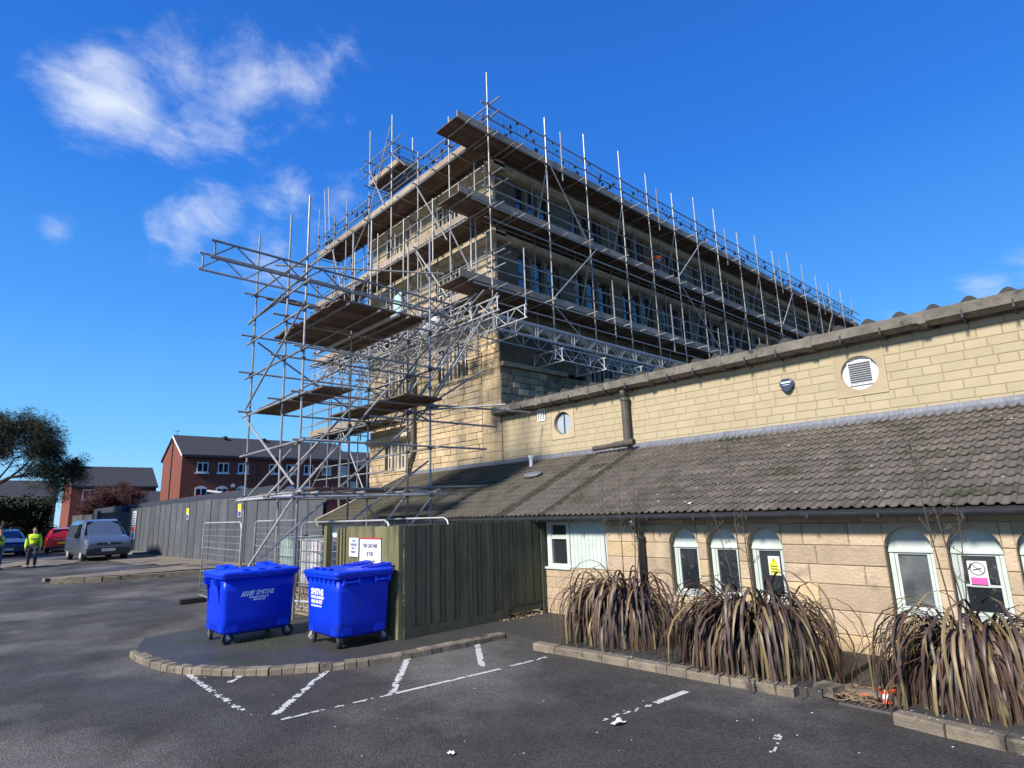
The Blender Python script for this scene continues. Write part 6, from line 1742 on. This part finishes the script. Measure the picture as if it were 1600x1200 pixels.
mb = MB().box((-12.75, 22.05, 11.13), (-12.42, 22.65, 11.45)); o = mb.build('yellow_tub', mat('pale yellow plastic', (.62, .60, .16), (.5, .48, .12), 4, .5), bevel=.05); tag(o, 'pale yellow tub on the middle scaffold deck beyond the orange worker', 'tub')

# ================================================================== FLAX PLANTS
random.seed(91)
def leaf_mesh(L_, w, rise, droop, twist, seg=9):
    """strap leaf: leaves the ground steeply, arches over and hangs"""
    mb = MB(); p = Vector((0, 0, 0)); ang_ = R(rise); step = L_ / seg; rows = []
    for i in range(seg + 1):
        t = i / seg
        ww = w * (0.55 + .9 * t if t < .45 else .955 * (1 - ((t - .45) / .55) ** 2.2) + .02) * .5
        side = Vector((math.sin(twist * t), math.cos(twist * t), 0)); nrm = Vector((-math.sin(ang_), 0, math.cos(ang_)))
        rows.append((p + side * ww + nrm * ww * .25, p, p - side * ww + nrm * ww * .25))
        ang_ = max(ang_ - droop * (.18 if t < .22 else 1.35 - .35 * t) / seg, -1.52)
        p = p + Vector((math.cos(ang_), 0, math.sin(ang_))) * step
    v = [q for r_ in rows for q in r_]
    mb.mesh(v, [(i * 3 + a, i * 3 + a + 1, i * 3 + a + 4, i * 3 + a + 3) for i in range(seg) for a in (0, 1)])
    return mb
LV_ = []
for i in range(16):
    LV_.append(raw_mesh('flax_leaf', leaf_mesh(rnd(1.5, 2.2), rnd(.026, .042), rnd(50, 86), rnd(2.9, 4.9), rnd(-.9, .9), 11), M_leaf))
LV2 = [raw_mesh('flax_leaf', leaf_mesh(rnd(1.2, 1.7), rnd(.034, .048), rnd(50, 80), rnd(3.0, 4.6), rnd(-.6, .6)), M_leaf) for i in range(8)]
LVD = [raw_mesh('dead_leaf', leaf_mesh(rnd(.7, 1.1), rnd(.03, .045), rnd(30, 60), rnd(2.0, 3.2), rnd(-.9, .9)), M_leafd) for i in range(5)]
for me in LV_ + LV2 + LVD:
    me.polygons.foreach_set('use_smooth', [True] * len(me.polygons))
def flax(label, c, rx, ry, h, seed, nst=5, n=300, extra=650, clip=8.75):
    random.seed(seed)
    e = empty('flax_plant', (c[0], c[1], .09), label, 'plant', 'bronze flax plants along the annex wall')
    extra_mb = MB()
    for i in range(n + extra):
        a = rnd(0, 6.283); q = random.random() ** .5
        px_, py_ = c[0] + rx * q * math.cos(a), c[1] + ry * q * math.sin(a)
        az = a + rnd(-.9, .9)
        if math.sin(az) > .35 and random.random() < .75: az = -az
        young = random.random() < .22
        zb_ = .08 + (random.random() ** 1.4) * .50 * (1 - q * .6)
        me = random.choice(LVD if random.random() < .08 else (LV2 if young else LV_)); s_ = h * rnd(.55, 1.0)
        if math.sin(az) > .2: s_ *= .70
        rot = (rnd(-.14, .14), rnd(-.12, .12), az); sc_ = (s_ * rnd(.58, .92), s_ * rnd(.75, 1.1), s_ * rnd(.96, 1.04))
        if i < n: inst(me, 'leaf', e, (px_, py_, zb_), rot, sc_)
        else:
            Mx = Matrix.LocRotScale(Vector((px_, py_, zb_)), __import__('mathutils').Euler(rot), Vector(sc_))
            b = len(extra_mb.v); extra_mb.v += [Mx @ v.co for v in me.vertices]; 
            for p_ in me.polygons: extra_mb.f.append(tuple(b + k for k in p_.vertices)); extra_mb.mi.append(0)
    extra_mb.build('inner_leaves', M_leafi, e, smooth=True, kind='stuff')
    # dead flower stalks
    for i in range(nst):
        a = rnd(0, 6.283); p = Vector((c[0] + rx * .5 * math.cos(a), c[1] + ry * .4 * math.sin(a), .1)); d = Vector((rnd(-.16, .16), rnd(-.10, .06), 1)).normalized(); H = rnd(1.9, 2.75) * (h ** .5)
        pts = [p + d * (H * t) + Vector((math.sin(t * 3 + i) * .05, 0, 0)) for t in (0, .25, .5, .75, 1)]
        s_ = MB().path(pts, [.009, .008, .007, .005, .003], 5)
        for k in range(9):
            t = .55 + .05 * k; q = p + d * (H * t) + Vector((math.sin(t * 3 + i) * .05, 0, 0)); sd = Vector((rnd(-1, 1), rnd(-.5, .5), rnd(.1, .7))).normalized() * rnd(.10, .24) * (1.4 - t)
            s_.path([q, q + sd * .6 + Vector((0, 0, .01)), q + sd + Vector((0, 0, .04))], [.004, .0035, .002], 4)
            s_.tube(q + sd, q + sd + Vector((rnd(-.02, .02), 0, .045)), .005, 4); s_.tube(q + sd * .6, q + sd * .6 + Vector((rnd(-.02, .02), 0, .04)), .004, 4)
        s_.build('flower_stalk', M_stalk, e)
    return e
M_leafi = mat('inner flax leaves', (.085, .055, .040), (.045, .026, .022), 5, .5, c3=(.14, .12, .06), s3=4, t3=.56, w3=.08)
flax('bronze flax plant with long drooping strap leaves nearest the timber fence', (-6.08, 7.9), .42, .26, 1.15, 101, 4)
flax('bronze flax plant in the middle of the row, below the three arched windows', (-3.86, 7.72), .46, .26, 1.13, 102, 3)
flax('bronze flax plant at the right, in front of the two larger arched windows', (-1.58, 7.66), .34, .24, 1.03, 103, 3)
flax('bronze flax plant cut off by the right edge of the picture', (-.42, 7.75), .30, .24, 1.02, 104, 1, n=260, extra=300)
# fallen leaves and litter round the drain
random.seed(111); lm = MB()
for i in range(260):
    c = Vector((rnd(-2.85, -2.35), rnd(7.0, 7.5), .02 + rnd(0, .05))); s_ = rnd(.03, .10)
    u = Vector((rnd(-1, 1), rnd(-1, 1), rnd(-.3, .3))).normalized(); v = u.orthogonal().normalized()
    lm.poly([c - u * s_, c - v * .006, c + u * s_, c + v * .006])
lm.build('leaf_litter', M_leafd, kind='stuff')
gr = empty('drain_grate', (-2.37, 7.03, .0), 'rusty iron drain grate in the gap of the kerb at lower right', 'drain')
MB().box((-2.66, 6.90, .002), (-2.10, 6.93, .022)).build('frame', M_coupler, gr); MB().box((-2.66, 7.15, .002), (-2.10, 7.18, .022)).build('frame', M_coupler, gr)
MB().box((-2.64, 6.93, .0012), (-2.12, 7.15, .0035)).build('sump', M_dark, gr)
for k in range(11): MB().obox((-2.63 + k * .051, 7.04, .013), (.012, .0, 0), (.012, .108, 0), (0, 0, .009)).build('bar', M_coupler, gr)
MB().box((-2.80, 7.24, 0), (-2.05, 7.34, .085)).build('kerb_back', M_kerb, kind='structure')
rk = MB().prism([(-2.95, 7.05), (-2.74, 7.0), (-2.70, 7.22), (-2.92, 7.25)], 'Z', .02, .12); tag(rk.build('broken_slab', M_kerb), 'tilted broken slab beside the leaves at the kerb gap', 'slab')
cone = empty('broken_barrier', (-2.40, 7.28, .02), 'broken orange plastic barrier pieces lying behind the drain grate', 'barrier')
MB().tube((-2.27, 7.12, .03), (-2.29, 7.16, .15), .045, 12, .022).build('orange_piece', M_orange, cone)
MB().tube((-2.275, 7.13, .07), (-2.282, 7.145, .11), .040, 12, .034).build('white_band', M_whitep, cone)
for k in range(7):
    a = Vector((-2.42 + rnd(-.12, .22), 7.30 + rnd(-.08, .12), .05 + rnd(0, .09))); MB().obox(a, (rnd(.03, .07), rnd(-.03, .03), rnd(-.02, .02)), (.0, .012, .004), (0, 0, .008)).build('orange_strip', M_orange, cone)
MB().obox((-2.33, 7.42, .14), (.09, .02, .02), (0, .06, .01), (0, 0, .006)).build('cardboard_scrap', M_wood, cone)
# notices stuck in the windows
def wnotice(x0, x1, z0, z1, label, y=AY + .135 - .01):
    o = MB().box((x0, y + .0, z0), (x1, y + .006, z1)).build('window_notice', M_whitep); tag(o, label, 'sign'); return o
yy = AY + .13 + .018
o = wnotice(-1.79, -1.60, .98, 1.28, 'white no smoking notice with pink panel in the second large arched window', yy)
mb = MB(); n = 24; c_ = (-1.695, 1.19)
for i in range(n):
    a, b = [2 * math.pi * (i + t) / n for t in (0, 1)]
    q = [(c_[0] + r_ * math.cos(t), yy - .0025, c_[1] + r_ * math.sin(t)) for r_, t in ((.066, a), (.066, b), (.078, b), (.078, a))]; mb.poly(q[::-1])
mb.obox((c_[0], yy - .0025, c_[1]), (.05, 0, -.05), (.004, 0, .004), (0, .0005, 0)); mb.build('prohibition_ring', M_hub, o)
MB().obox((c_[0] - .002, yy - .003, c_[1] - .004), (.042, 0, .012), (-.002, 0, .006), (0, .0005, 0)).build('cigarette', M_ink, o)
MB().box((-1.775, yy - .003, 1.0), (-1.615, yy - .0005, 1.09)).build('pink_panel', M_pinkp, o)
o = wnotice(-4.22, -4.05, .99, 1.26, 'yellow and white hazard notice in the third small arched window', yy)
MB().box((-4.205, yy - .003, 1.0), (-4.075, yy - .0005, 1.17)).build('yellow_panel', M_yellow, o)
MB().prism([(-4.185, 1.165), (-4.085, 1.165), (-4.135, 1.25)], 'Y', yy - .005, yy - .0032).build('warning_triangle', M_yellow, o)
MB().box((-4.141, yy - .0075, 1.185), (-4.129, yy - .0055, 1.225)).build('symbol', M_ink, o)
for k in range(3): MB().box((-4.19, yy - .0055, 1.03 + k * .04), (-4.09, yy - .0035, 1.045 + k * .04)).build('print_line', M_ink, o)
